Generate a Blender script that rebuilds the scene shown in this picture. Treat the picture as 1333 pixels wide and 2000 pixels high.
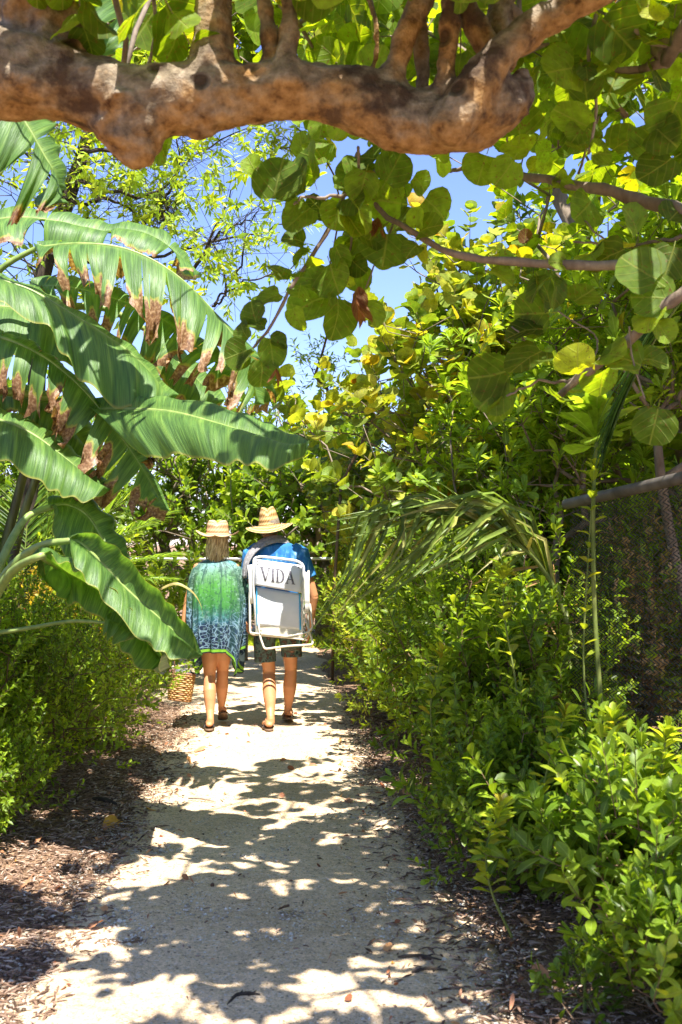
import bpy, math
import numpy as np
from mathutils import Vector, noise as mnoise
R = math.radians
scene = bpy.context.scene
for o in list(bpy.data.objects):
    bpy.data.objects.remove(o)
COL = scene.collection

# ------------------------------------------------------------------ camera
FPX = 2222.0                      # focal length in photograph pixels (40 mm on a 36 mm tall frame)
CAMH = 1.55
PITCH = math.atan(60 / FPX)
cd = bpy.data.cameras.new('camera')
cam = bpy.data.objects.new('camera', cd)
COL.objects.link(cam)
cam.location = (0, 0, CAMH)
cam.rotation_euler = (R(90) + PITCH, 0, 0)
cd.sensor_fit = 'VERTICAL'
cd.sensor_height = 36
cd.sensor_width = 24
cd.lens = 40
cd.clip_start = 0.05
cd.clip_end = 2000
cd.dof.use_dof = True
cd.dof.focus_distance = 8.6
cd.dof.aperture_fstop = 5.0
scene.camera = cam

# ------------------------------------------------------------------ light
SUN = np.array([0.14, -0.42, 1.0])
SUN /= np.linalg.norm(SUN)
w = bpy.data.worlds.new('World')
scene.world = w
w.use_nodes = True
wn, wl = w.node_tree.nodes, w.node_tree.links
for n in list(wn):
    wn.remove(n)
wo = wn.new('ShaderNodeOutputWorld')
bg = wn.new('ShaderNodeBackground')
sky = wn.new('ShaderNodeTexSky')
sky.sky_type = 'NISHITA'
sky.sun_disc = False
sky.sun_elevation = math.asin(SUN[2])
sky.sun_rotation = math.atan2(SUN[0], SUN[1])
sky.air_density = 1.0
sky.dust_density = 0.1
sky.ozone_density = 5.0
bg.inputs['Strength'].default_value = 0.11
# thin fair-weather cloud over the sky colour
tc = wn.new('ShaderNodeTexCoord')
mp = wn.new('ShaderNodeMapping')
mp.inputs['Scale'].default_value = (1.3, 1.3, 3.2)
mp.inputs['Location'].default_value = (0.3, 0.1, 0.35)
cn = wn.new('ShaderNodeTexNoise')
cn.inputs['Scale'].default_value = 2.2
cn.inputs['Detail'].default_value = 7
cn.inputs['Roughness'].default_value = 0.55
cr = wn.new('ShaderNodeValToRGB')
cr.color_ramp.elements[0].position = 0.60
cr.color_ramp.elements[0].color = (0, 0, 0, 1)
cr.color_ramp.elements[1].position = 0.82
cr.color_ramp.elements[1].color = (0.75, 0.75, 0.75, 1)
cm = wn.new('ShaderNodeMixRGB')
cm.inputs['Color2'].default_value = (7.5, 7.8, 8.2, 1)
wl.new(tc.outputs['Generated'], mp.inputs['Vector'])
wl.new(mp.outputs['Vector'], cn.inputs['Vector'])
wl.new(cn.outputs['Fac'], cr.inputs['Fac'])
wl.new(cr.outputs['Color'], cm.inputs['Fac'])
skt = wn.new('ShaderNodeMixRGB')
skt.blend_type = 'MULTIPLY'
skt.inputs['Fac'].default_value = 1.0
skt.inputs['Color2'].default_value = (0.78, 0.71, 0.88, 1)
wl.new(sky.outputs['Color'], skt.inputs['Color1'])
wl.new(skt.outputs['Color'], cm.inputs['Color1'])
wl.new(cm.outputs['Color'], bg.inputs['Color'])
wl.new(bg.outputs['Background'], wo.inputs['Surface'])
sd = bpy.data.lights.new('sun', 'SUN')
sd.energy = 4.8
sd.angle = R(0.5)
sd.color = (1.0, 0.96, 0.90)
sun = bpy.data.objects.new('sun', sd)
COL.objects.link(sun)
sun.location = (2, -4, 12)
sun.rotation_euler = Vector(SUN).to_track_quat('Z', 'Y').to_euler()
vs = scene.view_settings
vs.view_transform = 'Standard'
vs.look = 'None'
vs.gamma = 1
vs.exposure = 1.65
scene.render.engine = 'CYCLES'
cy = scene.cycles
cy.max_bounces = 12
cy.diffuse_bounces = 8
cy.glossy_bounces = 2
cy.transmission_bounces = 8
cy.transparent_max_bounces = 4
cy.caustics_reflective = False
cy.caustics_refractive = False
cy.use_denoising = True


# ------------------------------------------------------------------ helpers
def W(px, py, Y):
    """point seen at photograph pixel (px, py), Y metres ahead of the camera"""
    dx, dz = (px - 666.5) / FPX, (1000 - py) / FPX
    ca, sa = math.cos(PITCH), math.sin(PITCH)
    d = np.array([dx, ca - dz * sa, sa + dz * ca])
    return np.array([0, 0, CAMH]) + d * (Y / d[1])


def WL(pts, Y=None):
    return np.array([W(p[0], p[1], p[2] if len(p) > 2 else Y) for p in pts])


def proj(P):
    P = np.atleast_2d(P) - np.array([0, 0, CAMH])
    ca, sa = math.cos(PITCH), math.sin(PITCH)
    dep = P[:, 1] * ca + P[:, 2] * sa
    up = -P[:, 1] * sa + P[:, 2] * ca
    dep = np.where(dep < 0.01, 0.01, dep)
    return np.stack([666.5 + FPX * P[:, 0] / dep, 1000 - FPX * up / dep], 1)


def nz(v):
    v = np.asarray(v, float)
    return v / np.maximum(np.linalg.norm(v, axis=-1, keepdims=True), 1e-9)


def spline(pts, n):
    """Catmull-Rom through pts, n samples"""
    P = np.asarray(pts, float)
    if len(P) == 2:
        t = np.linspace(0, 1, n)[:, None]
        return P[0] * (1 - t) + P[1] * t
    P = np.vstack([2 * P[0] - P[1], P, 2 * P[-1] - P[-2]])
    m = len(P) - 3
    u = np.linspace(0, m - 1e-6, n)
    i = u.astype(int)
    t = (u - i)[:, None]
    a, b, c, d = P[i], P[i + 1], P[i + 2], P[i + 3]
    return 0.5 * ((2 * b) + (-a + c) * t + (2 * a - 5 * b + 4 * c - d) * t ** 2 + (-a + 3 * b - 3 * c + d) * t ** 3)


def fb(x, y=0.0, z=0.0):
    return mnoise.fractal(Vector((float(x), float(y), float(z))), 1.0, 2.0, 4)


class MB:
    """collects geometry for one mesh object"""
    def __init__(s):
        s.v, s.uv, s.t, s.f = [], [], [], []
        s.n = 0

    def add(s, V, F, uv=None, tint=None):
        V = np.asarray(V, float).reshape(-1, 3)
        k = len(V)
        s.v.append(V)
        s.uv.append(np.zeros((k, 2)) if uv is None else np.asarray(uv, float).reshape(-1, 2))
        t = np.zeros((k, 4))
        t[:, 3] = 1
        if tint is not None:
            tt = np.asarray(tint, float)
            if tt.ndim == 1:
                tt = np.tile(tt, (k, 1))
            t[:, :tt.shape[1]] = tt
        s.t.append(t)
        for f in (F if isinstance(F, (list, tuple)) and len(F) and isinstance(F[0], np.ndarray) else [np.asarray(F, int)]):
            if len(f):
                s.f.append(f + s.n)
        s.n += k

    def mesh(s, name, smooth=False):
        V = np.vstack(s.v).astype(np.float32)
        UV = np.vstack(s.uv)
        T = np.vstack(s.t).astype(np.float32)
        loops = np.concatenate([f.ravel() for f in s.f]).astype(np.int32)
        sizes = np.concatenate([np.full(len(f), f.shape[1]) for f in s.f])
        starts = np.concatenate([[0], np.cumsum(sizes)[:-1]]).astype(np.int32)
        me = bpy.data.meshes.new(name)
        me.vertices.add(len(V))
        me.vertices.foreach_set('co', V.ravel())
        me.loops.add(len(loops))
        me.loops.foreach_set('vertex_index', loops)
        me.polygons.add(len(sizes))
        me.polygons.foreach_set('loop_start', starts)
        if smooth:
            me.polygons.foreach_set('use_smooth', np.ones(len(sizes), bool))
        ul = me.uv_layers.new(name='UVMap')
        ul.data.foreach_set('uv', UV[loops].astype(np.float32).ravel())
        at = me.attributes.new('tint', 'FLOAT_COLOR', 'POINT')
        at.data.foreach_set('color', T.ravel())
        me.update(calc_edges=True)
        return me

    def build(s, name, mat, parent=None, smooth=False):
        me = s.mesh(name, smooth)
        me.materials.append(mat)
        return link(name, me, parent)


def link(name, data, parent=None):
    o = bpy.data.objects.new(name, data)
    COL.objects.link(o)
    if parent is not None:
        o.parent = parent
        o.matrix_parent_inverse = parent.matrix_world.inverted()
    return o


def empty(name, loc, label, cat, group=None):
    o = bpy.data.objects.new(name, None)
    COL.objects.link(o)
    o.empty_display_size = 0.1
    o.location = loc
    from mathutils import Matrix
    o.matrix_world = Matrix.Translation(Vector(loc))
    return tag(o, label, cat, group)


def tag(o, label=None, cat=None, group=None, kind=None):
    if label:
        o['label'] = label
    if cat:
        o['category'] = cat
    if group:
        o['group'] = group
    if kind:
        o['kind'] = kind
    return o


def copy_thing(root, loc, rz, sc, label, group=None):
    c = root.copy()
    COL.objects.link(c)
    c.location = loc
    c.rotation_euler = (0, 0, rz)
    c.scale = (sc, sc, sc) if np.isscalar(sc) else sc
    c['label'] = label
    if group:
        c['group'] = group
    for ch in root.children:
        k = ch.copy()
        COL.objects.link(k)
        k.parent = c
        k.matrix_parent_inverse = ch.matrix_parent_inverse.copy()
    return c


def frames(P):
    """tangent + transported normals along a polyline"""
    P = np.asarray(P, float)
    T = np.gradient(P, axis=0)
    T = nz(T)
    n = np.cross(T[0], [0, 0, 1])
    if np.linalg.norm(n) < 0.2:
        n = np.cross(T[0], [1, 0, 0])
    n = nz(n)
    Ns = []
    for t in T:
        n = nz(n - np.dot(n, t) * t)
        Ns.append(n)
    Ns = np.array(Ns)
    return T, Ns, np.cross(T, Ns)


def tube(mb, P, rad, sides=8, cap=True, flat=1.0, tint=None, nrm=None, fn=None):
    """round tube; flat scales the second axis; fn(u, ang) multiplies the radius"""
    P = np.asarray(P, float)
    n = len(P)
    rad = np.broadcast_to(np.asarray(rad, float), (n,)).copy()
    T, A, B = frames(P)
    if nrm is not None:
        B = nz(np.asarray(nrm, float) - (T @ np.asarray(nrm, float))[:, None] * T)
        A = np.cross(B, T)
    if cap:
        P = np.vstack([P[0] - T[0] * rad[0] * .55, P[0] - T[0] * rad[0] * .35, P, P[-1] + T[-1] * rad[-1] * .35, P[-1] + T[-1] * rad[-1] * .55])
        rad = np.concatenate([[rad[0] * .15, rad[0] * .7], rad, [rad[-1] * .7, rad[-1] * .15]])
        A = np.vstack([A[:1], A[:1], A, A[-1:], A[-1:]])
        B = np.vstack([B[:1], B[:1], B, B[-1:], B[-1:]])
        n += 4
    a = np.arange(sides) * 2 * math.pi / sides
    ca, sa = np.cos(a), np.sin(a)
    r = rad[:, None] * np.ones(sides)
    if fn is not None:
        u = np.linspace(0, 1, n)
        r = r * np.array([[fn(uu, aa) for aa in a] for uu in u])
    V = P[:, None] + A[:, None] * (ca[None, :] * r)[..., None] + B[:, None] * (sa[None, :] * r * flat)[..., None]
    idx = np.arange(n * sides).reshape(n, sides)
    q = np.stack([idx[:-1], np.roll(idx, -1, 1)[:-1], np.roll(idx, -1, 1)[1:], idx[1:]], -1).reshape(-1, 4)
    uv = np.stack([np.tile(a / (2 * math.pi), n), np.repeat(np.linspace(0, 1, n), sides)], 1)
    F = [q]
    F.append(idx[0][::-1][None])
    F.append(idx[-1][None])
    mb.add(V.reshape(-1, 3), F, uv, tint)


def loft(mb, rings, close=True, tint=None):
    """rings (n, k, 3)"""
    rings = np.asarray(rings, float)
    n, k = rings.shape[:2]
    idx = np.arange(n * k).reshape(n, k)
    q = np.stack([idx[:-1], np.roll(idx, -1, 1)[:-1], np.roll(idx, -1, 1)[1:], idx[1:]], -1).reshape(-1, 4)
    F = [q]
    if close:
        F += [idx[0][::-1][None], idx[-1][None]]
    uv = np.stack([np.tile(np.arange(k) / k, n), np.repeat(np.linspace(0, 1, n), k)], 1)
    mb.add(rings.reshape(-1, 3), F, uv, tint)


def grid(mb, G, uv=None, tint=None):
    G = np.asarray(G, float)
    n, m = G.shape[:2]
    idx = np.arange(n * m).reshape(n, m)
    q = np.stack([idx[:-1, :-1], idx[:-1, 1:], idx[1:, 1:], idx[1:, :-1]], -1).reshape(-1, 4)
    if uv is None:
        u, v = np.meshgrid(np.linspace(0, 1, m), np.linspace(0, 1, n))
        uv = np.stack([u, v], -1)
    mb.add(G.reshape(-1, 3), [q], np.asarray(uv).reshape(-1, 2), None if tint is None else np.asarray(tint).reshape(-1, np.asarray(tint).shape[-1]))


def box(mb, c, size, X=(1, 0, 0), Yv=(0, 1, 0), tint=None):
    X = nz(X); Yv = nz(Yv); Z = np.cross(X, Yv)
    s = np.array([[-1, -1, -1], [1, -1, -1], [1, 1, -1], [-1, 1, -1], [-1, -1, 1], [1, -1, 1], [1, 1, 1], [-1, 1, 1]]) * np.asarray(size) / 2
    V = np.asarray(c) + s[:, :1] * X + s[:, 1:2] * Yv + s[:, 2:] * Z
    F = np.array([[0, 3, 2, 1], [4, 5, 6, 7], [0, 1, 5, 4], [1, 2, 6, 5], [2, 3, 7, 6], [3, 0, 4, 7]])
    mb.add(V, [F], tint=tint)


def remesh(mb, name, mat, parent, voxel=0.006, smooth=3, disp=None):
    """fuse overlapping closed shapes into one continuous surface"""
    me = mb.mesh(name + '_raw')
    o = bpy.data.objects.new(name + '_raw', me)
    COL.objects.link(o)
    m = o.modifiers.new('r', 'REMESH')
    m.mode = 'VOXEL'
    m.voxel_size = voxel
    m.use_smooth_shade = True
    if smooth:
        s = o.modifiers.new('s', 'SMOOTH')
        s.iterations = smooth
        s.factor = 0.5
    bpy.context.view_layer.update()
    dg = bpy.context.evaluated_depsgraph_get()
    e = o.evaluated_get(dg)
    new = bpy.data.meshes.new_from_object(e)
    new.name = name
    bpy.data.objects.remove(o)
    if disp:
        n = len(new.vertices)
        co = np.zeros(n * 3, np.float32); new.vertices.foreach_get('co', co)
        no = np.zeros(n * 3, np.float32); new.vertices.foreach_get('normal', no)
        co = co.reshape(-1, 3); no = no.reshape(-1, 3)
        d = np.array([disp(p) for p in co], np.float32)
        new.vertices.foreach_set('co', (co + no * d[:, None]).ravel())
        new.update()
    new.polygons.foreach_set('use_smooth', np.ones(len(new.polygons), bool))
    new.materials.clear()
    new.materials.append(mat)
    return link(name, new, parent)


# ------------------------------------------------------------------ node materials
class NT:
    def __init__(s, name):
        s.m = bpy.data.materials.new(name)
        s.m.use_nodes = True
        s.t = s.m.node_tree
        for n in list(s.t.nodes):
            s.t.nodes.remove(n)
        s.out = s.t.nodes.new('ShaderNodeOutputMaterial')

    def n(s, typ, ins=None, **kw):
        nd = s.t.nodes.new(typ)
        for k, v in kw.items():
            setattr(nd, k, v)
        for k, v in (ins or {}).items():
            sock = nd.inputs[k]
            if sock.type == 'RGBA' and not hasattr(v, 'is_output') and len(v) == 3:
                v = (*v, 1)
            if hasattr(v, 'is_output'):
                s.t.links.new(v, sock)
            else:
                sock.default_value = v
        return nd

    def math(s, op, a, b=0.0, c=0.0, clamp=False):
        return s.n('ShaderNodeMath', {0: a, 1: b, 2: c}, operation=op, use_clamp=clamp).outputs[0]

    def ramp(s, fac, stops, interp='LINEAR'):
        nd = s.n('ShaderNodeValToRGB', {'Fac': fac})
        r = nd.color_ramp
        r.interpolation = interp
        while len(r.elements) > 1:
            r.elements.remove(r.elements[0])
        for i, (p, c) in enumerate(stops):
            e = r.elements[0] if i == 0 else r.elements.new(p)
            e.position = p
            c = (c, c, c) if np.isscalar(c) else c
            e.color = (*c, 1)
        return nd.outputs['Color']

    def noise(s, scale, vec=None, detail=4, rough=0.5):
        ins = {'Scale': scale, 'Detail': detail, 'Roughness': rough}
        if vec is not None:
            ins['Vector'] = vec
        return s.n('ShaderNodeTexNoise', ins).outputs['Fac']

    def mix(s, fac, a, b, blend='MIX'):
        def c4(c):
            return c if hasattr(c, 'is_output') else (*c, 1)
        return s.n('ShaderNodeMixRGB', {'Fac': fac, 'Color1': c4(a), 'Color2': c4(b)}, blend_type=blend).outputs['Color']

    def coord(s, which='Object'):
        return s.n('ShaderNodeTexCoord').outputs[which]

    def mapping(s, vec, scale=(1, 1, 1), loc=(0, 0, 0), rot=(0, 0, 0)):
        return s.n('ShaderNodeMapping', {'Vector': vec, 'Scale': scale, 'Location': loc, 'Rotation': rot}).outputs[0]

    def bump(s, h, strength=0.3, dist=0.01, normal=None):
        ins = {'Height': h, 'Strength': strength, 'Distance': dist}
        if normal is not None:
            ins['Normal'] = normal
        return s.n('ShaderNodeBump', ins).outputs[0]

    def attr(s):
        nd = s.n('ShaderNodeAttribute', attribute_name='tint')
        sp = s.n('ShaderNodeSeparateColor', {'Color': nd.outputs['Color']})
        return sp.outputs[0], sp.outputs[1], sp.outputs[2]

    def uv(s):
        sp = s.n('ShaderNodeSeparateXYZ', {'Vector': s.coord('UV')})
        return sp.outputs[0], sp.outputs[1]

    def done(s, col, rough=0.6, spec=0.3, normal=None, trans=None, tfac=0.3, metal=0.0):
        ins = {'Base Color': col if hasattr(col, 'is_output') else (*col, 1), 'Roughness': rough, 'Specular IOR Level': spec, 'Metallic': metal}
        if normal is not None:
            ins['Normal'] = normal
        p = s.n('ShaderNodeBsdfPrincipled', ins).outputs[0]
        if trans is not None:
            ti = {'Color': trans}
            if normal is not None:
                ti['Normal'] = normal
            tr = s.n('ShaderNodeBsdfTranslucent', ti).outputs[0]
            p = s.n('ShaderNodeMixShader', {0: tfac, 1: p, 2: tr}).outputs[0]
        s.t.links.new(p, s.out.inputs['Surface'])
        return s.m


def leaf_mat(name, stops, trans_gain=(2.0, 1.8, 0.7), tfac=0.48, rough=0.42, vein=None, vein_col=(0.3, 0.4, 0.08), spec=0.32):
    m = NT(name)
    r, g, b = m.attr()
    col = m.ramp(r, stops)
    u, v = m.uv()
    br = m.math('MULTIPLY_ADD', g, 0.7, 0.65)
    col = m.mix(1.0, col, m.n('ShaderNodeCombineColor', {0: br, 1: br, 2: br}).outputs[0], 'MULTIPLY')
    # random blotches inside the leaf, also painting in shade from neighbouring leaves
    nn = m.noise(24, m.coord('Object'), 4, .6)
    blot = m.ramp(nn, [(0.32, 0.66), (0.7, 1.2)])
    col = m.mix(1.0, col, blot, 'MULTIPLY')
    nrm = None
    if vein == 'pinnate':
        au = m.math('ABSOLUTE', u)
        mid = m.math('LESS_THAN', au, 0.07)
        col = m.mix(m.math('MULTIPLY', mid, 0.7), col, vein_col)
    elif vein == 'round':
        # sea grape: pale midrib and a few curved side veins; u = -1..1, v = 0..1
        au = m.math('ABSOLUTE', u)
        mid = m.ramp(au, [(0.0, 1.0), (0.035, 0.6), (0.06, 0.0)])
        dd = m.math('SUBTRACT', v, m.math('MULTIPLY', m.math('POWER', au, 1.2), 0.42))
        fr = m.math('PINGPONG', dd, 0.11)
        sv = m.math('MULTIPLY', m.ramp(fr, [(0.0, 1.0), (0.012, 0.5), (0.022, 0.0)]), 0.55)
        vm = m.math('MAXIMUM', mid, sv)
        col = m.mix(m.math('MULTIPLY', vm, 0.5), col, vein_col)
        sp_ = m.ramp(m.noise(75, m.coord('Object'), 3, .6), [(.62, 0.0), (.66, .75)])
        col = m.mix(sp_, col, (0.16, 0.085, 0.03))
        rim = m.ramp(m.math('ADD', m.math('POWER', au, 2.0), m.math('MULTIPLY', m.noise(11, m.coord('Object'), 2), .5)), [(1.05, 0.0), (1.25, .35)])
        col = m.mix(rim, col, (.42, .30, .06))
        nrm = m.bump(vm, 0.5, 0.006)
    tg = m.mix(1.0, col, trans_gain, 'MULTIPLY')
    return m.done(col, rough, spec, nrm, tg, tfac)


G1 = (0.065, 0.125, 0.012)
G2 = (0.14, 0.235, 0.016)
G3 = (0.24, 0.35, 0.022)
G4 = (0.38, 0.47, 0.035)
YL = (0.42, 0.36, 0.03)
OR = (0.40, 0.15, 0.025)
BR = (0.13, 0.055, 0.02)
MAT = {}
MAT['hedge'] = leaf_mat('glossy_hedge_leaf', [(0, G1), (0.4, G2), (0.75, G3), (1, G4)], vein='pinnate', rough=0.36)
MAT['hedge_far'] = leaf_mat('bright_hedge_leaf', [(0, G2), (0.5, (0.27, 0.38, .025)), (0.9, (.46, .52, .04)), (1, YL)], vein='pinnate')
MAT['grape'] = leaf_mat('sea_grape_leaf', [(0, (0.07, 0.12, 0.014)), (0.45, (0.13, 0.21, 0.02)), (0.85, (.24, .36, .03)), (0.93, YL), (0.96, YL), (1, (.2, .085, .035))], vein='round', tfac=0.56, trans_gain=(2.7, 2.3, .3), rough=.6, spec=.22, vein_col=(.34, .36, .10))
MAT['grape_yellow'] = leaf_mat('yellowing_sea_grape_leaf', [(0, (0.10, 0.18, 0.025)), (0.38, (0.20, 0.29, 0.035)), (0.66, (0.40, 0.43, 0.05)), (0.88, (.55, .46, .05)), (0.95, (0.6, 0.38, 0.04)), (1, OR)], vein='round', tfac=0.45, trans_gain=(1.8, 1.7, .5), rough=.55, spec=.3)
MAT['rosette'] = leaf_mat('fleshy_rosette_leaf', [(0, (0.11, 0.20, 0.018)), (0.5, (0.23, 0.36, 0.025)), (0.92, (0.38, 0.5, .04)), (1, YL)], vein='pinnate', vein_col=(0.35, 0.45, 0.1))
MAT['fine'] = leaf_mat('fine_shrub_leaf', [(0, G1), (0.4, (0.19, 0.31, 0.02)), (0.85, (0.33, 0.46, .03)), (1, (0.44, 0.54, .05))])
MAT['airy'] = leaf_mat('pale_leaflet', [(0, (0.22, 0.36, 0.03)), (0.6, (0.38, 0.50, 0.04)), (1, (0.56, 0.60, .05))], tfac=0.5)
MAT['far'] = leaf_mat('distant_tree_leaf', [(0, (0.06, 0.12, 0.015)), (0.45, (0.15, 0.25, 0.022)), (0.8, (0.27, 0.38, .03)), (1, (0.4, 0.47, .04))])
MAT['under'] = leaf_mat('mixed_dry_and_green_leaf', [(0, (.10, .20, .02)), (.45, (.26, .40, .03)), (.6, (.40, .26, .12)), (.8, (.5, .34, .22)), (1, (.62, .5, .38))])
MAT['croton'] = leaf_mat('golden_shrub_leaf', [(0, (0.14, 0.2, 0.03)), (0.4, (0.36, 0.32, 0.04)), (0.8, (0.5, 0.32, .05)), (1, OR)])
MAT['palm'] = leaf_mat('palm_leaflet', [(0, (0.07, 0.15, 0.025)), (0.6, (0.2, 0.32, 0.04)), (1, (0.38, 0.42, .08))])
MAT['dry_palm'] = leaf_mat('drying_palm_leaflet', [(0, (0.09, 0.15, 0.02)), (0.5, (0.18, 0.25, 0.035)), (0.85, (0.36, 0.30, .10)), (1, (0.36, 0.19, .07))], tfac=0.25)


def bark_mat(name, c1, c2, scale=8, bump=0.5):
    m = NT(name)
    v = m.mapping(m.coord('Object'), (1, 1, 0.35))
    n1 = m.noise(scale, v, 6, 0.6)
    col = m.ramp(n1, [(0.3, c1), (0.7, c2)])
    n2 = m.noise(scale * 6, v, 4)
    col = m.mix(0.5, col, m.ramp(n2, [(0.3, 0.6), (0.7, 1.2)]), 'MULTIPLY')
    return m.done(col, 0.85, 0.15, m.bump(n2, bump, 0.01))


MAT['bark'] = bark_mat('grey_brown_bark', (0.13, 0.095, 0.065), (0.3, 0.24, 0.18))
MAT['twig'] = bark_mat('brown_twig', (0.12, 0.07, 0.04), (0.24, 0.16, 0.09), 14)
MAT['green_stem'] = bark_mat('green_stem', (0.10, 0.15, 0.03), (0.22, 0.24, 0.06), 12, 0.2)
MAT['dark_bark'] = bark_mat('dark_bark', (0.035, 0.026, 0.02), (0.09, 0.07, 0.05), 10)
# ------------------------------------------------------------------ leaf templates (y along, x across, z up)
def tmpl_strip(ws, ts, fold=0.35, curl=-0.15, petiole=0.0):
    ws, ts = np.array(ws), np.array(ts)
    V, UV = [], []
    for w_, t_ in zip(ws, ts):
        z = curl * t_ * t_
        V += [(-w_, t_ + petiole, z + fold * w_), (0, t_ + petiole, z), (w_, t_ + petiole, z + fold * w_)]
        UV += [(-1, t_), (0, t_), (1, t_)]
    F = []
    for i in range(len(ts) - 1):
        a = 3 * i
        F += [(a, a + 1, a + 4, a + 3), (a + 1, a + 2, a + 5, a + 4)]
    return np.array(V, float), [np.array(F)], np.array(UV, float)


def tmpl_lite(wd, fold=0.3, curl=-0.12):
    V = np.array([(0, 0, 0), (-wd, .5, fold * wd + curl * .3), (0, .55, curl * .3), (wd, .5, fold * wd + curl * .3), (0, 1, curl)], float)
    F = [np.array([(0, 2, 1), (0, 3, 2), (1, 2, 4), (2, 3, 4)])]
    UV = np.array([(0, 0), (-1, .5), (0, .5), (1, .5), (0, 1)], float)
    return V, F, UV


def tmpl_round(nr=16, seed=0, petiole=0.12, rings=(0.35, 0.7, 1.0), cup=0.10):
    rg = np.random.default_rng(seed)
    V, UV = [(0, petiole + .42, -.02)], [(0, .42)]
    ph = rg.uniform(0, 6.28, 3)
    for r in rings:
        for k in range(nr):
            a = 2 * math.pi * k / nr + math.pi / nr
            # a = 0 points to the base; heart-shaped notch there
            notch = 1 - 0.30 * math.exp(-(min(a, 2 * math.pi - a) / 0.32) ** 2)
            rad = 0.5 * r * (1 + (notch - 1) * r) * (1 + .03 * math.sin(3 * a + ph[0]) + .02 * math.sin(5 * a + ph[1]))
            x = 1.08 * rad * math.sin(a)
            y = .46 - .95 * rad * math.cos(a)
            z = cup * 1.6 * (abs(x) ** 1.5) * 1.6 + r * r * .06 * math.sin(2 * a + ph[2]) - .20 * y * y + .035 * r * math.sin(5 * a + ph[0])
            V.append((x, y + petiole, z))
            UV.append((2 * x, y))
    F3 = [(0, 1 + k, 1 + (k + 1) % nr) for k in range(nr)]
    F4 = []
    for j in range(len(rings) - 1):
        for k in range(nr):
            a, b = 1 + j * nr + k, 1 + j * nr + (k + 1) % nr
            F4.append((a, a + nr, b + nr, b))
    # petiole
    i0 = len(V)
    V += [(-.012, 0, 0), (.012, 0, 0), (.012, petiole + .06, 0), (-.012, petiole + .06, 0)]
    UV += [(0, 0)] * 4
    F4.append((i0, i0 + 1, i0 + 2, i0 + 3))
    return np.array(V, float), [np.array(F3), np.array(F4)], np.array(UV, float)


T_OBO = tmpl_strip([.02, .10, .19, .235, .17, .015], [0, .2, .45, .68, .88, 1], .35, -.18)
T_LAN = tmpl_strip([.02, .13, .165, .12, .01], [0, .25, .5, .78, 1], .4, -.2)
T_SPA = tmpl_strip([.03, .06, .13, .19, .17, .03], [0, .25, .5, .75, .92, 1], .22, -.28)
T_LITE = tmpl_lite(.24)
T_LITN = tmpl_lite(.17)
T_RND = [tmpl_round(18, s) for s in range(4)]
T_RM = [tmpl_round(12, s, rings=(.55, 1.0)) for s in range(4)]
T_RND_LITE = [tmpl_round(9, s, rings=(1.0,)) for s in range(3)]


def add_leaves(mb, tm, pos, d, nrm, size, rng, r=None, bend=0.5, wvar=0.12):
    """instances of a leaf template: base pos, axis d, upper side nrm"""
    pos = np.asarray(pos, float)
    N = len(pos)
    if N == 0:
        return
    V, F, UV = tm
    d = nz(d)
    x = nz(np.cross(d, nrm))
    z = np.cross(x, d)
    size = np.broadcast_to(np.asarray(size, float), (N,))
    k = len(V)
    T = np.tile(V, (N, 1, 1))
    T[..., 2] += (rng.normal(0, bend * .25, N))[:, None] * T[..., 1] ** 2
    T[..., 0] *= (1 + rng.normal(0, wvar, N))[:, None]
    T[..., 2] += (rng.normal(0, bend * .2, N))[:, None] * T[..., 0]
    P = pos[:, None] + size[:, None, None] * (T[..., :1] * x[:, None] + T[..., 1:2] * d[:, None] + T[..., 2:] * z[:, None])
    if r is None:
        r = rng.random(N)
    g = rng.random(N)
    tint = np.zeros((N, k, 3))
    tint[..., 0] = np.asarray(r)[:, None]
    tint[..., 1] = g[:, None]
    offs = (np.arange(N) * k)[:, None, None]
    FF = [(f[None] + offs).reshape(-1, f.shape[1]) for f in F]
    mb.add(P.reshape(-1, 3), FF, np.tile(UV, (N, 1)), tint.reshape(-1, 3))


def perp(d, rng):
    a = nz(np.cross(d, rng.normal(size=d.shape)))
    return a, np.cross(d, a)


def shoots(lm, sm, P, D, L, m, size, tm, rng, rosette=0.5, gravity=0.0, open_=(75, 25), shuffle_r=None, stem_r=0.0025, szvar=.2, rbias=0.0):
    """leafy shoots: base P, axis D, length L with m leaves each"""
    P, D = np.asarray(P, float), nz(D)
    N = len(P)
    L = np.broadcast_to(np.asarray(L, float), (N,))
    A, B = perp(D, rng)
    ph = rng.uniform(0, 6.28, N)
    base_r = rng.random(N) if shuffle_r is None else shuffle_r
    tms = tm if isinstance(tm, list) else [tm]
    for j in range(m):
        t = ((j + .6) / m) ** rosette
        az = ph + j * 2.399 + rng.normal(0, .25, N)
        th = np.radians(open_[0] + (open_[1] - open_[0]) * t + rng.normal(0, 10, N))
        rad = A * np.cos(az)[:, None] + B * np.sin(az)[:, None]
        d = D * np.cos(th)[:, None] + rad * np.sin(th)[:, None]
        nrm = D * np.sin(th)[:, None] - rad * np.cos(th)[:, None] + np.array([0, 0, .45]) + rng.normal(0, .15, (N, 3))
        d = d + np.array([0, 0, -gravity])
        pos = P + D * (L * t)[:, None]
        sz = size * (1 - .35 * max(0, t - .75) / .25) * (1 + rng.normal(0, szvar, N)).clip(.4, 1.6)
        r = np.clip(base_r * .55 + rng.random(N) * .45 + .12 * (t - .5) + rbias, 0, 1)
        tt = tms[j % len(tms)]
        add_leaves(lm, tt, pos, d, nrm, sz, rng, r)
    if sm is not None:
        quick_tubes(sm, P, P + D * L[:, None], stem_r, stem_r * .5)


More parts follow.
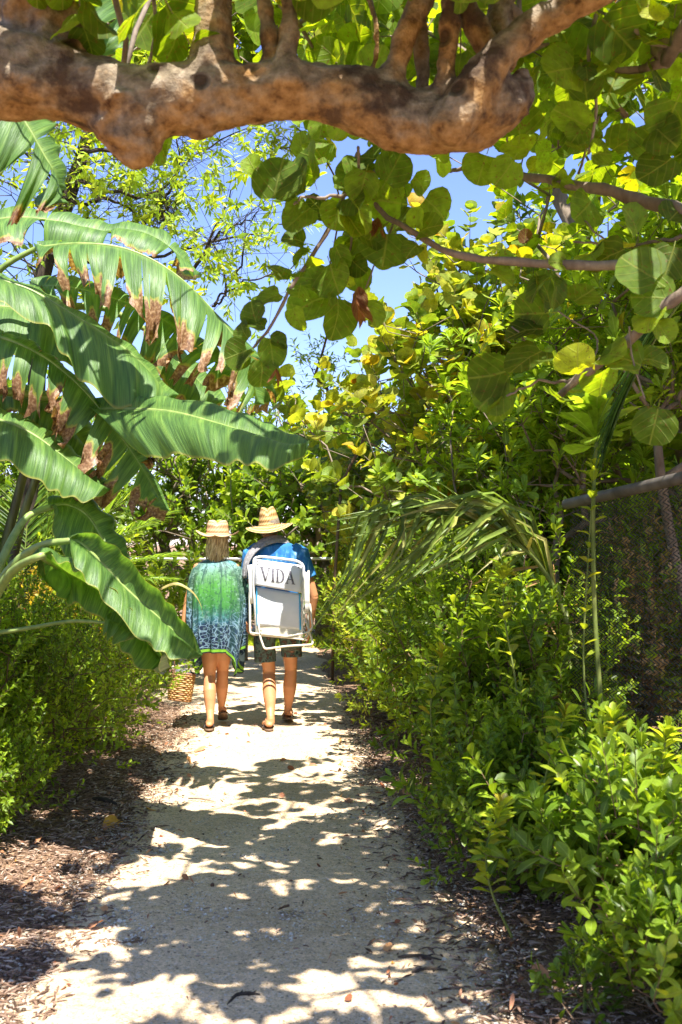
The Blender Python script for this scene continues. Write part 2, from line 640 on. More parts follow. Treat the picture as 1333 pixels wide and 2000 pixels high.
def quick_tubes(mb, A, B, ra, rb, sides=3):
    A, B = np.asarray(A, float), np.asarray(B, float)
    d = nz(B - A)
    u = nz(np.cross(d, np.array([.31, .52, .79])))
    v = np.cross(d, u)
    N = len(A)
    an = np.arange(sides) * 2 * math.pi / sides
    ra = np.broadcast_to(ra, (N,)); rb = np.broadcast_to(rb, (N,))
    ring = (np.cos(an)[None, :, None] * u[:, None] + np.sin(an)[None, :, None] * v[:, None])
    V = np.concatenate([A[:, None] + ring * ra[:, None, None], B[:, None] + ring * rb[:, None, None]], 1)
    i = np.arange(sides); jn = (i + 1) % sides
    F = np.stack([i, jn, jn + sides, i + sides], 1)
    FF = (F[None] + (np.arange(N) * 2 * sides)[:, None, None]).reshape(-1, 4)
    mb.add(V.reshape(-1, 3), [FF])


def grow(mb, start, targets, rng, rtip=0.003, p=0.42, step=0.16, wig=0.06, sides=5, rmax=None, bow=0.06):
    """branch tubes from a start polyline to every target point"""
    start = [np.asarray(s, float) for s in start]
    cap = len(start) + len(targets) * 14 + 10
    X = np.zeros((cap, 3)); par = np.full(cap, -1); cnt = np.zeros(cap)
    n = 0
    for s in start:
        X[n] = s; par[n] = n - 1; n += 1
    T = np.asarray(targets, float)
    order = np.argsort(np.linalg.norm(T - start[-1], axis=1) + rng.normal(0, .1, len(T)))
    paths = [list(range(n))]
    root_d = np.zeros(cap)
    for i in range(1, n):
        root_d[i] = root_d[i - 1] + np.linalg.norm(X[i] - X[i - 1])
    for ti in order:
        t = T[ti]
        dd = np.linalg.norm(X[:n] - t, axis=1)
        cost = dd + .22 * root_d[:n] + np.where(X[:n, 2] > t[2] + .05, .35, 0)
        b = int(np.argmin(cost))
        dist = dd[b]
        k = int(np.clip(round(dist / step), 1, 12))
        a0 = X[b].copy()
        side = rng.normal(0, wig, 3) * dist
        path = [b]
        for q in range(1, k + 1):
            u = q / k
            ptt = a0 * (1 - u) + t * u + side * math.sin(math.pi * u) + np.array([0, 0, bow * dist * math.sin(math.pi * u)])
            if q < k:
                ptt = ptt + rng.normal(0, .012, 3) * min(1, dist)
            X[n] = ptt; par[n] = path[-1]; root_d[n] = root_d[path[-1]] + dist / k
            path.append(n); n += 1
        cnt[path[-1]] += 1
        paths.append(path)
    for i in range(n - 1, 0, -1):
        if par[i] >= 0:
            cnt[par[i]] += cnt[i]
    rad = rtip * np.maximum(cnt, 1) ** p
    if rmax:
        rad = np.minimum(rad, rmax)
    for path in paths:
        if len(path) < 2:
            continue
        rr = rad[path].copy()
        if path is not paths[0]:
            rr[0] = min(rr[0], rr[1] * 1.25)
        tube(mb, X[path], rr, sides if rr.max() > .008 else 3, cap=False)


def blob_pts(n, rad, rng, lump=0.25, shell=0.45, seed=0, zmin=None):
    """points filling a lumpy ellipsoid, denser towards its outside"""
    rad = np.asarray(rad, float)
    out = []
    while len(out) < n:
        d = nz(rng.normal(size=3))
        r = rng.random() ** shell
        k = 1 + lump * fb(d[0] * 1.7 + seed * 7.1, d[1] * 1.7, d[2] * 1.7) * 1.6
        pnt = d * r * k * rad
        if zmin is not None and pnt[2] < zmin:
            continue
        out.append(np.append(pnt, r))
    return np.array(out)


def plant(name, label, cat, loc, rad, n, m, size, tm, lmat, smat, seed, group=None, L=.14, rosette=.6, up=.5, open_=(75, 25),
          lump=.25, shell=.5, base=None, zc=None, rtip=.0022, gravity=0, part='foliage', spart='stem', rbias=0, keep=None, pts=None, trunk=None, p=.42, step=.16, rand=.35, szvar=.2, gaps=0.0):
    """bush or tree: stems grown from the base to a crown of leafy shoots"""
    rng = np.random.default_rng(seed)
    root = empty(name, (0, 0, 0), label, cat, group)
    zc = rad[2] if zc is None else zc
    if pts is None:
        B = blob_pts(n, rad, rng, lump, shell, seed, zmin=-zc + .05)
        P = B[:, :3] + np.array([0, 0, zc])
        if gaps > 0:
            g = np.array([fb(q[0] * 1.6 + seed, q[1] * 1.6, q[2] * 1.6) for q in P])
            P = P[g > np.quantile(g, gaps)]
    else:
        P = np.asarray(pts, float)
    if keep is not None:
        P = P[keep(P + np.array(loc))]
    c = np.array([0, 0, zc * .55])
    D = nz(P - c) * .8 + np.array([0, 0, up]) + rng.normal(0, rand, P.shape)
    D = nz(D)
    Lr = L * rng.uniform(.6, 1.3, len(P))
    lm, sm = MB(), MB()
    if trunk is None:
        trunk = [(0, 0, -.05), (0, 0, .08)]
    grow(sm, trunk, P, rng, rtip=rtip, p=p, step=step)
    shoots(lm, sm, P, D, Lr, m, size, tm, rng, rosette, gravity, open_, szvar=szvar, rbias=rbias, stem_r=rtip)
    sm.build(spart, smat, root, True)
    lm.build(part, lmat, root)
    root.location = loc
    return root


# ------------------------------------------------------------------ banana
def banana_mat():
    m = NT('banana_leaf')
    r, g, b = m.attr()           # r = how dead the tissue is, g = per strip random
    u, v = m.uv()                # u along the leaf, v from the rib to the margin
    vec = m.n('ShaderNodeCombineXYZ', {0: m.math('MULTIPLY', u, 260.0), 1: m.math('MULTIPLY', v, 2.0)}).outputs[0]
    fine = m.noise(1.0, vec, 2)
    vec2 = m.n('ShaderNodeCombineXYZ', {0: m.math('MULTIPLY', u, 40.0), 1: m.math('MULTIPLY', v, 1.2)}).outputs[0]
    wide = m.noise(1.0, vec2, 2)
    col = m.ramp(wide, [(0.3, (0.055, 0.125, 0.026)), (0.55, (0.11, 0.215, 0.042)), (0.75, (0.19, 0.31, 0.06))])
    col = m.mix(1.0, col, m.ramp(fine, [(0.35, 0.72), (0.65, 1.2)]), 'MULTIPLY')
    col = m.mix(m.ramp(v, [(0.0, 0.55), (0.10, 0.0)]), col, (0.22, 0.33, 0.08))
    col = m.mix(m.ramp(v, [(0.96, 0.0), (1.0, 0.7)]), col, (0.42, 0.36, 0.07))
    n3 = m.noise(60, m.coord('Object'), 4)
    dead = m.ramp(n3, [(0.25, (0.09, 0.04, 0.018)), (0.5, (0.27, 0.14, 0.065)), (0.75, (0.55, 0.39, 0.24))])
    n4 = m.noise(9, m.coord('Object'), 4)
    n5 = m.noise(45, m.coord('Object'), 3)
    k = m.math('ADD', r, m.math('ADD', m.math('MULTIPLY', m.math('SUBTRACT', n4, 0.5), 0.9), m.math('MULTIPLY', m.math('SUBTRACT', n5, 0.5), 0.35)))
    col = m.mix(m.ramp(k, [(0.28, 0.0), (0.46, 0.85)]), col, (0.36, 0.34, 0.06))
    col = m.mix(m.ramp(k, [(0.47, 0.0), (0.60, 1.0)]), col, dead)
    h = m.math('ADD', fine, m.math('MULTIPLY', wide, 1.5))
    tg = m.mix(1.0, col, (2.3, 2.2, 0.7), 'MULTIPLY')
    return m.done(col, 0.46, 0.45, m.bump(h, 0.6, 0.006), tg, 0.34)


MAT['banana'] = banana_mat()
mm = NT('banana_midrib')
uu_, vv_ = mm.uv()
MAT['midrib'] = mm.done(mm.ramp(mm.noise(18, mm.coord('Object'), 3), [(0.3, (0.17, 0.26, 0.06)), (0.7, (0.34, 0.42, 0.12))]), 0.4, 0.4, None, (0.4, 0.5, 0.1), 0.15)
mm = NT('banana_pseudostem')
MAT['pseudostem'] = mm.done(mm.ramp(mm.noise(3, mm.mapping(mm.coord('Object'), (8, 8, 1.2)), 5), [(0.3, (0.05, 0.03, 0.018)), (0.5, (0.11, 0.12, 0.035)), (0.7, (0.2, 0.22, 0.06))]), 0.5, 0.4)


def banana_leaf(parent, mid, A, Bm, petiole=None, tears=(), dead=0.0, bulge=.05, ripple=.012, seed=0, n=72, label=None, rib=.013, strip=.25):
    """blade between the rib curve and its two margins (world coordinates)"""
    rng = np.random.default_rng(seed)
    M = spline(mid, n)
    sides = []
    A = spline(A, n)
    if Bm is None:
        dx = A - M
        Bc = M + np.stack([-dx[:, 0] * .2, np.abs(dx[:, 1]) + .22 * np.sin(np.linspace(.05, 1, n) * math.pi * .97), dx[:, 2] * .7], 1)
        sides = [(A, 1), (Bc, -1)]
    else:
        sides = [(A, 1), (spline(Bm, n), -1)]
    mb = MB()
    m = 12
    V = np.linspace(0, 1, m)
    tang = nz(np.gradient(M, axis=0))
    for E, sg in sides:
        # taper the ends of the blade
        tt = np.linspace(0, 1, n)
        E = M + (E - M) * np.clip(np.minimum(tt / .06, (1 - tt) / .07), .03, 1)[:, None] ** .6
        lat = E - M
        wd = np.linalg.norm(lat, axis=1)
        nr = nz(np.cross(tang, lat))
        nr = np.where((nr[:, 2:] < 0), -nr, nr)
        cut = sorted(set([0, n - 1] + [int(t_ * (n - 1) + rng.normal(0, .8)) for t_ in (tears if sg > 0 else tears[::2])]))
        cut = [c for c in cut if 0 <= c <= n - 1]
        for a, b in zip(cut[:-1], cut[1:]):
            if b - a < 1:
                continue
            torn = len(cut) > 2
            f1 = rng.normal(0, strip) if torn else 0
            f2 = rng.normal(0, .12) if torn else 0
            length = 1 + (rng.normal(0, .07) if torn else 0)
            gg = rng.random()
            ids = np.arange(a, b + 1)
            G = np.zeros((len(ids), m, 3)); TT = np.zeros((len(ids), m, 3)); UVs = np.zeros((len(ids), m, 2))
            mi = (a + b) / 2
            cut_lo, cut_hi = a != 0, b != n - 1
            for q, i in enumerate(ids):
                # the ends of a torn strip draw together and hang
                w_ = (i - mi) / max(1, (b - a) / 2)
                for j, v in enumerate(V):
                    sh = 0
                    if torn and ((w_ < 0 and cut_lo) or (w_ > 0 and cut_hi)):
                        sh = -w_ * v ** 1.6 * (.10 + .20 * gg) * abs(w_)
                    step_ = wd[min(i, n - 1)]
                    rag = 1 + (.16 * fb(i * 1.7 + seed, sg * 3.0, 5.0) * v if dead > 0 else 0)
                    p_ = M[i] + lat[i] * v * length * rag + nr[i] * (bulge * 4 * v * (1 - v) + f1 * wd[i] * v * v + ripple * v * math.sin(i * .62 + 1.3 * math.sin(i * .21 + seed)) * (1 + v))
                    p_ = p_ + tang[i] * (sh * np.linalg.norm(M[b] - M[a]) * 1.0 + f2 * wd[i] * v * v * .5)
                    dd = dead * (1.3 if torn else .55)
                    dk = 0.0
                    if dead > 0:
                        edge = 1 - dd * (.25 + 1.5 * abs(fb(i * .16 + seed * 3, sg * 4.0, 1.7)) + .9 * gg * gg + .5 * fb(i * .8, 2.2, seed))
                        dk = max(0, min(1, .5 + (v - edge) * 4))
                        if v < .25:
                            dk *= v / .25
                        # dead tissue shrivels
                        k_ = max(0, v - edge) * (1 if dk > .5 else 0)
                        p_ = p_ + np.array([fb(i * .7, j * .9, seed) * .14, fb(i * .7 + 9, j * .9, seed) * .30, -.10 + fb(i * .9 + 5, j * .8, seed) * .14]) * k_
                    G[q, j] = p_
                    TT[q, j] = (dk, gg, 0)
                    UVs[q, j] = (i / n * 1.0, v)
            grid(mb, G, UVs, TT)
    leaf = mb.build('leaf', MAT['banana'], parent, True)
    if label:
        leaf['label'] = label
    rb = MB()
    P = M[:-2]
    rr = rib * np.linspace(1, .12, len(P))
    if petiole is not None:
        pe = spline(list(WL(petiole)) + [M[0], M[2]], 18)[:-1]
        P = np.vstack([pe[:-1], M[:-2]])
        rr = np.concatenate([np.linspace(rib * 2.0, rib * 1.05, len(pe) - 1), rr])
    tube(rb, P - np.array([0, 0, .003]), rr, 8)
    rb.build('midrib', MAT['midrib'], leaf, True)
    return leaf


# ------------------------------------------------------------------ palm frond
def frond(lm, sm, pts, n, ll, rng, droop=.4, spread=1.0, w=.016, r0=.014, hang=0.3, r=None, rmul=1.0, seg=5, fwd=.5):
    """rachis along pts with n leaflets on both sides; every leaflet is a folded, drooping strip"""
    M = spline(pts, 40)
    tube(sm, M, np.linspace(r0, r0 * .2, 40), 6)
    T, A, B = frames(M)
    side = nz(np.cross(T, [0, 0, 1]))
    upv = np.cross(side, T)
    for k in range(n):
        u = .12 + .87 * (k + rng.random() * .5) / n
        i = min(38, int(u * 39))
        f = u * 39 - i
        base = M[i] * (1 - f) + M[min(39, i + 1)] * f
        L = ll * (math.sin(math.pi * (.18 + .78 * u)) ** .7) * rng.uniform(.85, 1.1)
        for s in (-1, 1):
            d = nz(side[i] * s * spread + T[i] * (fwd + .9 * u) + upv[i] * .15 + rng.normal(0, .07, 3))
            pp = [base]
            dd = d.copy()
            for q in range(seg):
                dd = nz(dd + np.array([0, 0, -droop * hang * (q + 1) / seg]))
                pp.append(pp[-1] + dd * L / seg)
            pp = np.array(pp)
            wv = w * np.array([.5] + [1 - (q / seg) ** 2.2 * .92 for q in range(1, seg + 1)])
            sd_ = nz(np.cross(np.gradient(pp, axis=0), upv[i] + rng.normal(0, .3, 3)))
            upn = nz(np.cross(sd_, np.gradient(pp, axis=0)))
            G = np.stack([pp - sd_ * wv[:, None] + upn * wv[:, None] * .5, pp, pp + sd_ * wv[:, None] + upn * wv[:, None] * .5], 1)
            uvs = np.zeros(G.shape[:2] + (2,)); uvs[:, 0, 0] = -1; uvs[:, 2, 0] = 1; uvs[..., 1] = np.linspace(0, 1, seg + 1)[:, None]
            rv = rng.random() * rmul if r is None else r
            tt = np.zeros(G.shape[:2] + (3,)); tt[..., 0] = rv; tt[..., 1] = rng.random()
            grid(lm, G, uvs, tt)
# ------------------------------------------------------------------ ground and path
def path_edges(y):
    """left and right edge of the sand path"""
    ys = [-20, 0, 3.7, 5.4, 6.9, 9.3, 11.0, 11.9, 14, 16, 18, 20]
    lx = [-1.0, -1.0, -1.03, -1.03, -1.10, -1.22, -1.45, -2.0, -2.6, -3.2, -4.0, -5.0]
    rx = [.56, .54, .46, .32, .20, .05, -.05, -.13, -.28, -.40, -.45, -.5]
    return np.interp(y, ys, lx), np.interp(y, ys, rx)


def gz(x, y):
    """height of the mulch beds: mounded a little away from the path"""
    l, r = path_edges(y)
    d = max(l - x, x - r, 0)
    return -0.03 + .10 * min(1, d / 1.2) + .035 * fb(x * .8, y * .8, 2.1) + .010 * fb(x * 4, y * 4, 8.1)


def nonuni(lo, hi, a, b, st, far=1.35):
    v = list(np.arange(a, b + 1e-6, st))
    s = st
    while v[-1] < hi:
        s *= far; v.append(v[-1] + s)
    s = st
    while v[0] > lo:
        s *= far; v.insert(0, v[0] - s)
    return np.array(v)


gx = nonuni(-400, 400, -4, 4, .06)
gy = nonuni(-300, 600, 2.5, 16, .07)
G = np.array([[(x, y, gz(x, y)) for x in gx] for y in gy])
mb = MB()
grid(mb, G)
m = NT('bark_mulch_ground')
oc = m.coord('Object')
w1 = m.noise(2.0, oc, 3)
# shredded wood: stretched noise in two directions
dist_ = m.mapping(oc, (95, 28, 40), rot=(0, 0, .5))
s1 = m.noise(1.0, dist_, 4, .6)
s2 = m.noise(1.0, m.mapping(oc, (26, 90, 40), rot=(0, 0, .35)), 4, .6)
s3 = m.noise(14, oc, 4, .7)
sel = m.ramp(m.noise(9, oc, 2), [(0.45, 0.0), (0.55, 1.0)])
st_ = m.mix(sel, s1, s2)
col = m.ramp(st_, [(0.30, (0.07, 0.04, 0.024)), (0.45, (0.20, 0.12, 0.07)), (0.58, (0.38, 0.24, 0.15)), (0.72, (0.56, 0.41, 0.28))])
col = m.mix(0.45, col, m.ramp(s3, [(0.3, 0.45), (0.65, 1.3)]), 'MULTIPLY')
mulch = m.done(col, 0.9, 0.1, m.bump(m.math('ADD', st_, s3), 0.9, 0.03))
gr = mb.build('ground', mulch, None, True)
tag(gr, 'brown bark mulch ground under the bushes on both sides of the sand path', 'ground', kind='structure')

# path
ys = np.concatenate([np.arange(-6, 2.5, .2), np.arange(2.5, 12, .04), np.arange(12, 21, .12)])
us = np.linspace(-1, 1, 61)
G = np.zeros((len(ys), len(us), 3))
for i, y in enumerate(ys):
    l, r = path_edges(y)
    l = l - .16 + .10 * fb(y * 1.3, 3.3, 0); r = r + .16 + .12 * fb(y * 1.2, 9.3, 0)
    for j, u in enumerate(us):
        x = l + (r - l) * (u * .5 + .5)
        e = abs(u)
        z = .004 - .030 * max(0, (e - .80) / .2) ** 1.2 + .010 * fb(x * 1.4, y * 1.4, 5) + .010 * fb(x * 7, y * 7, 1) - .012 * max(0, fb(x * 5 + 20, y * 3.2, 3) - .25)
        if e > .995:
            z = -.10
        G[i, j] = (x, y, z + .004)
mb = MB()
grid(mb, G)
m = NT('crushed_coral_sand')
oc = m.coord('Object')
n1 = m.noise(1.2, oc, 4)
n2 = m.noise(160, oc, 5, .75)
n3 = m.noise(28, oc, 5, .65)
vo = m.n('ShaderNodeTexVoronoi', {'Vector': oc, 'Scale': 120.0}).outputs['Distance']
vc = m.n('ShaderNodeTexVoronoi', {'Vector': oc, 'Scale': 120.0}).outputs['Color']
vg = m.n('ShaderNodeSeparateColor', {'Color': vc}).outputs[0]
col = m.ramp(n1, [(0.3, (0.62, 0.45, 0.27)), (0.7, (0.84, 0.63, 0.40))])
n6 = m.noise(75, oc, 5, .7)
col = m.mix(0.7, col, m.ramp(n2, [(0.34, 0.30), (0.48, 0.95), (0.75, 1.35)]), 'MULTIPLY')
col = m.mix(0.6, col, m.ramp(n6, [(0.34, 0.35), (0.46, 0.95), (0.70, 1.25)]), 'MULTIPLY')
col = m.mix(0.55, col, m.ramp(n3, [(0.32, 0.55), (0.55, 1.1)]), 'MULTIPLY')
col = m.mix(m.ramp(vg, [(0.90, 0.0), (0.94, 0.5)]), col, (0.75, 0.70, 0.6))
col = m.mix(m.ramp(vg, [(0.03, 0.75), (0.05, 0.0)]), col, (0.16, 0.11, 0.07))
h = m.math('ADD', m.math('MULTIPLY', n2, .7), m.math('ADD', m.math('MULTIPLY', m.noise(7, oc, 3), 3.0), m.math('ADD', m.math('MULTIPLY', n3, 1.4), m.math('MULTIPLY', vo, -0.5))))
sand = m.done(col, 0.95, 0.1, m.bump(h, 0.8, 0.012))
pa = mb.build('path', sand, None, True)
tag(pa, 'pale crushed coral sand path dappled with leaf shadows', 'path', kind='structure')

# loose coral gravel, thickest along the edges of the path
rng = np.random.default_rng(5)


def scatter_rocks(N, yr, side, w, smin, smax, seed):
    rg = np.random.default_rng(seed)
    y = yr[0] + (yr[1] - yr[0]) * rg.random(N) ** 1.5
    l, r = path_edges(y)
    if side == 'edge':
        s = rg.random(N) < .6
        x = np.where(s, l + rg.normal(-.02, w, N), r + rg.normal(.05, w, N))
    else:
        x = l + (r - l) * rg.random(N)
    z = np.array([max(gz(a, b), .002) for a, b in zip(x, y)])
    sz = smin + (smax - smin) * rg.random(N) ** 3
    base = np.array([(1, 0, 0), (-1, 0, 0), (0, 1, 0), (0, -1, 0), (0, 0, 1), (0, 0, -1), (.6, .6, .5), (-.6, .55, .5), (-.5, -.6, .5), (.6, -.55, .5)], float)
    F = np.array([(4, 6, 7), (4, 7, 8), (4, 8, 9), (4, 9, 6), (6, 0, 2), (6, 2, 7), (7, 2, 1), (7, 1, 8), (8, 1, 3), (8, 3, 9), (9, 3, 0), (9, 0, 6), (0, 5, 2), (2, 5, 1), (1, 5, 3), (3, 5, 0)])
    V = base[None] * (1 + rg.normal(0, .22, (N, 10, 3)))
    V[..., 2] *= .65
    a = rg.random(N) * 6.28
    c, s_ = np.cos(a)[:, None], np.sin(a)[:, None]
    VX = V[..., 0] * c - V[..., 1] * s_; VY = V[..., 0] * s_ + V[..., 1] * c
    V = np.stack([VX, VY, V[..., 2]], -1) * sz[:, None, None] + np.stack([x, y, z], 1)[:, None]
    t = np.zeros((N, 10, 3)); t[..., 0] = rg.random(N)[:, None]; t[..., 1] = rg.random(N)[:, None]
    FF = (F[None] + (np.arange(N) * 10)[:, None, None]).reshape(-1, 3)
    return V.reshape(-1, 3), FF, t.reshape(-1, 3)


mb = MB()
for a in ((16000, (3.2, 10), 'edge', .18, .002, .010, 1), (22000, (3.2, 9), 'mid', .2, .002, .009, 2), (420, (3.2, 9), 'edge', .26, .008, .020, 3), (160, (3.2, 9), 'mid', .2, .006, .013, 4)):
    V, F, t = scatter_rocks(*a)
    mb.add(V, [F], None, t)
m = NT('coral_gravel')
r_, g_, b_ = m.attr()
gv = m.done(m.ramp(r_, [(0, (0.30, 0.25, 0.18)), (0.4, (0.5, 0.42, 0.31)), (1, (0.74, 0.68, 0.56))]), .9, .1)
tag(mb.build('gravel', gv), 'loose pale coral gravel scattered over the path and its edges', 'gravel', kind='stuff')

# shredded bark: thin curved chips
def chips(N, xr, yr, seed, inside=0.02, s0=.018, s1=.06):
    rg = np.random.default_rng(seed)
    y = yr[0] + (yr[1] - yr[0]) * rg.random(N) ** 1.4
    x = xr[0] + (xr[1] - xr[0]) * rg.random(N)
    l, r = path_edges(y)
    ok = (x < l + .02 + rg.normal(0, .10, N)) | (x > r - .02 + rg.normal(0, .12, N)) | (rg.random(N) < inside)
    x, y = x[ok], y[ok]
    N = len(x)
    z = np.array([max(gz(a, b), 0.0) for a, b in zip(x, y)]) + .004 + rg.random(N) * .012
    a = rg.normal(.3, 1.0, N)
    d = np.stack([np.cos(a), np.sin(a), rg.normal(0, .18, N)], 1); d = nz(d)
    sd_ = nz(np.cross(d, [0, 0, 1])); up = np.cross(sd_, d)
    L = rg.uniform(s0, s1, N) * .5; w_ = rg.uniform(.0016, .005, N); h = w_ * .6
    c = np.stack([x, y, z], 1)
    Vs = []
    for (sx, k) in ((-1, .5), (0, 1), (1, .4)):
        bend = (.12 if sx == 0 else 0) * L[:, None] * up
        for (p_, q_) in ((-1, -1), (1, -1), (1, 1), (-1, 1)):
            Vs.append(c + d * (L * sx)[:, None] + bend + sd_ * (w_ * p_ * k)[:, None] + up * (h * q_ * k)[:, None])
    V = np.stack(Vs, 1)
    F = []
    for s in (0, 4):
        for i in range(4):
            F.append((s + i, s + (i + 1) % 4, s + 4 + (i + 1) % 4, s + 4 + i))
    F += [(3, 2, 1, 0), (8, 9, 10, 11)]
    F = np.array(F)
    t = np.zeros((N, 12, 3)); t[..., 0] = rg.random(N)[:, None]
    return V.reshape(-1, 3), (F[None] + (np.arange(N) * 12)[:, None, None]).reshape(-1, 4), t.reshape(-1, 3)


mb = MB()
for a in ((22000, (-2.6, -.9), (3.2, 11), 11), (17000, (.0, 1.7), (3.0, 11), 12, .03), (500, (-1.2, .6), (3.2, 10), 13, 1.0, .006, .03)):
    V, F, t = chips(*a)
    mb.add(V, [F], None, t)
m = NT('shredded_bark')
r_, g_, b_ = m.attr()
mc = m.done(m.ramp(r_, [(0, (0.06, 0.035, 0.022)), (0.4, (0.19, 0.115, 0.075)), (0.8, (0.38, 0.26, 0.18)), (1, (0.58, 0.45, 0.34))]), .85, .15)
tag(mb.build('bark_mulch', mc), 'shredded brown bark mulch chips lying along both path edges', 'mulch', kind='stuff')
# ------------------------------------------------------------------ big sea grape limb overhead
LY = 3.5
m = NT('sea_grape_bark')
oc = m.coord('Object')
n1 = m.noise(4.0, oc, 6, .62)
n2 = m.noise(22, oc, 6, .65)
n4 = m.noise(70, oc, 4, .6)
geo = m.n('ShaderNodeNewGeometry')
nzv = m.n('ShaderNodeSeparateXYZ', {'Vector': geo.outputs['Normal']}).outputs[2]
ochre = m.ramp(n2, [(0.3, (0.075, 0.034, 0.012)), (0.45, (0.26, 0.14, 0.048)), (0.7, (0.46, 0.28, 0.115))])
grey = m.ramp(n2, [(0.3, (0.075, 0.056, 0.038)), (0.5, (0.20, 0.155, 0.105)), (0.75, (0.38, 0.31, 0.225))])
# patchy grey and ochre bark, with warm bounced light painted into the underside
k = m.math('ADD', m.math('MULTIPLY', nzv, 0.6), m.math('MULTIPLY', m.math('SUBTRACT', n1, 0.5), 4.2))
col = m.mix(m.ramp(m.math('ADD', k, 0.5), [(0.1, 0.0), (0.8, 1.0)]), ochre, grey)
col = m.mix(m.ramp(m.noise(5.5, m.mapping(oc, (1, 1, 1), (3.1, 1.2, 7.7)), 5, .6), [(0.36, 0.85), (0.45, 0.0)]), col, (0.05, 0.028, 0.018))
vor = m.n('ShaderNodeTexVoronoi', {'Vector': m.mapping(oc, (5, 5, 5), (.2, .6, .1)), 'Scale': 1.0, 'Randomness': 1.0}).outputs['Distance']
hole = m.ramp(vor, [(0.10, 1.0), (0.17, 0.0)])
col = m.mix(m.math('MULTIPLY', hole, 0.85), col, (0.03, 0.014, 0.008))
holes = [(365, 185, 3.24, .050), (10, 168, 3.2, .040), (148, 192, 3.2, .028), (290, 166, 3.25, .028), (700, 165, 3.3, .035), (820, 195, 3.25, .035), (470, 235, 3.3, .03), (575, 165, 3.3, .03)]
wob = m.n('ShaderNodeTexNoise', {'Vector': oc, 'Scale': 9.0, 'Detail': 3}).outputs['Color']
ocw = m.n('ShaderNodeVectorMath', {0: oc, 1: m.n('ShaderNodeVectorMath', {0: wob, 3: .09}, operation='SCALE').outputs[0]}, operation='ADD').outputs[0]
for hx_, hy_, hY_, hr_ in holes:
    hp_ = W(hx_, hy_, hY_) + .045
    dd_ = m.n('ShaderNodeVectorMath', {0: m.mapping(ocw, (.62, 1, 1)), 1: tuple(hp_ * [.62, 1, 1])}, operation='DISTANCE').outputs['Value']
    hm_ = m.ramp(m.math('DIVIDE', dd_, hr_), [(.55, .93), (.95, 0.0)])
    col = m.mix(hm_, col, (.035, .016, .009))
hgt = m.math('ADD', m.math('ADD', n2, m.math('MULTIPLY', n4, .4)), m.math('MULTIPLY', hole, -1.6))
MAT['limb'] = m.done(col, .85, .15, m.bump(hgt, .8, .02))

sg = empty('sea_grape_tree', W(-420, 1060, 3.6) * [1, 1, 0], 'old sea grape tree whose thick gnarled limb crosses low over the path', 'tree', 'sea grape trees')
sx = LY / FPX
limb = MB()


def LT(pts, rad, Y=LY, n=28, sides=18, sw=0.12, seed=0):
    P = spline(WL(pts, Y), n)
    rr = np.interp(np.linspace(0, 1, n), np.linspace(0, 1, len(rad)), rad) * (Y / FPX)
    tube(limb, P, rr, sides, True, fn=lambda u, a: 1 + sw * fb(u * 7 + seed, math.cos(a) * 1.3, math.sin(a) * 1.3) + .05 * fb(u * 22 + seed, math.cos(a) * 3, math.sin(a) * 3))
    return P


LT([(-420, 40, 3.7), (-220, 110, 3.6), (-60, 135), (60, 150), (150, 175), (260, 195), (400, 190), (520, 182), (620, 180), (720, 205), (800, 232), (900, 225), (980, 200), (1022, 185)],
   [100, 105, 104, 88, 68, 70, 68, 58, 55, 60, 66, 70, 62, 38], sw=.16, n=60, sides=28)
LT([(250, 215), (264, 268), (268, 300), (263, 322)], [82, 60, 40, 22], seed=2, sw=.35)
LT([(195, 200), (235, 262), (252, 312)], [50, 36, 24], seed=3, sw=.3)
LT([(395, 232), (405, 252), (412, 262)], [44, 30, 14], seed=4, sw=.4)
LT([(90, 150), (70, 60), (60, -60), (40, -260)], [78, 76, 72, 60], Y=3.55, seed=5, sw=.3)
LT([(130, 130), (150, 60), (135, 10)], [36, 26, 20], seed=6, sw=.4)
LT([(413, 170), (414, 90), (420, 20), (423, -120), (440, -300)], [58, 41, 36, 34, 26], seed=7)
LT([(530, 170), (530, 90), (518, 10), (500, -140)], [26, 15, 13, 10], seed=8)
LT([(560, 175), (560, 110), (566, 40), (568, -160)], [44, 21, 17, 14], Y=3.45, seed=9)
LT([(745, 205), (775, 130), (795, 60), (830, -10), (850, -160)], [40, 25, 23, 26, 20], seed=10)
LT([(825, 215), (825, 120), (824, 40), (826, -150)], [20, 15, 14, 12], Y=3.62, seed=11)
LT([(868, 220), (870, 130), (878, 40), (880, -150)], [28, 20, 19, 15], Y=3.45, seed=12)
LT([(870, 260), (900, 215), (960, 125), (1020, 70), (1110, 15), (1240, -50), (1420, -110)], [40, 46, 40, 36, 31, 26, 20], Y=3.4, seed=13, n=40)
LT([(985, 120), (930, 50), (890, -40), (880, -170)], [34, 24, 19, 15], Y=3.5, seed=14)
LT([(985, 130), (975, 40), (985, -60)], [30, 27, 24], Y=3.6, seed=15)
LT([(1005, 210), (1020, 175), (1020, 140)], [34, 22, 12], seed=16, sw=.4)
LT([(720, 160), (738, 90), (728, 20), (700, -60)], [13, 10, 9, 8], Y=3.8, seed=17)
LT([(-420, 40, 3.7), (-560, 120, 3.75), (-640, 420, 3.8), (-650, 900, 3.75), (-640, 1500, 3.7), (-650, 2100, 3.7)], [104, 120, 125, 130, 140, 170], n=40, seed=18, sw=.2)


HOLES = [(W(a_, b_, c_), d_) for a_, b_, c_, d_ in holes]


def limb_disp(p):
    dent = 0
    for h_, r_h in HOLES:
        q2 = ((p[0] - h_[0]) ** 2 * .4 + (p[1] - h_[1]) ** 2 * .3 + (p[2] - h_[2]) ** 2) / (r_h * r_h)
        if q2 < 4:
            dent -= .024 * math.exp(-q2 * 1.6)
    return dent + limb_rough(p)


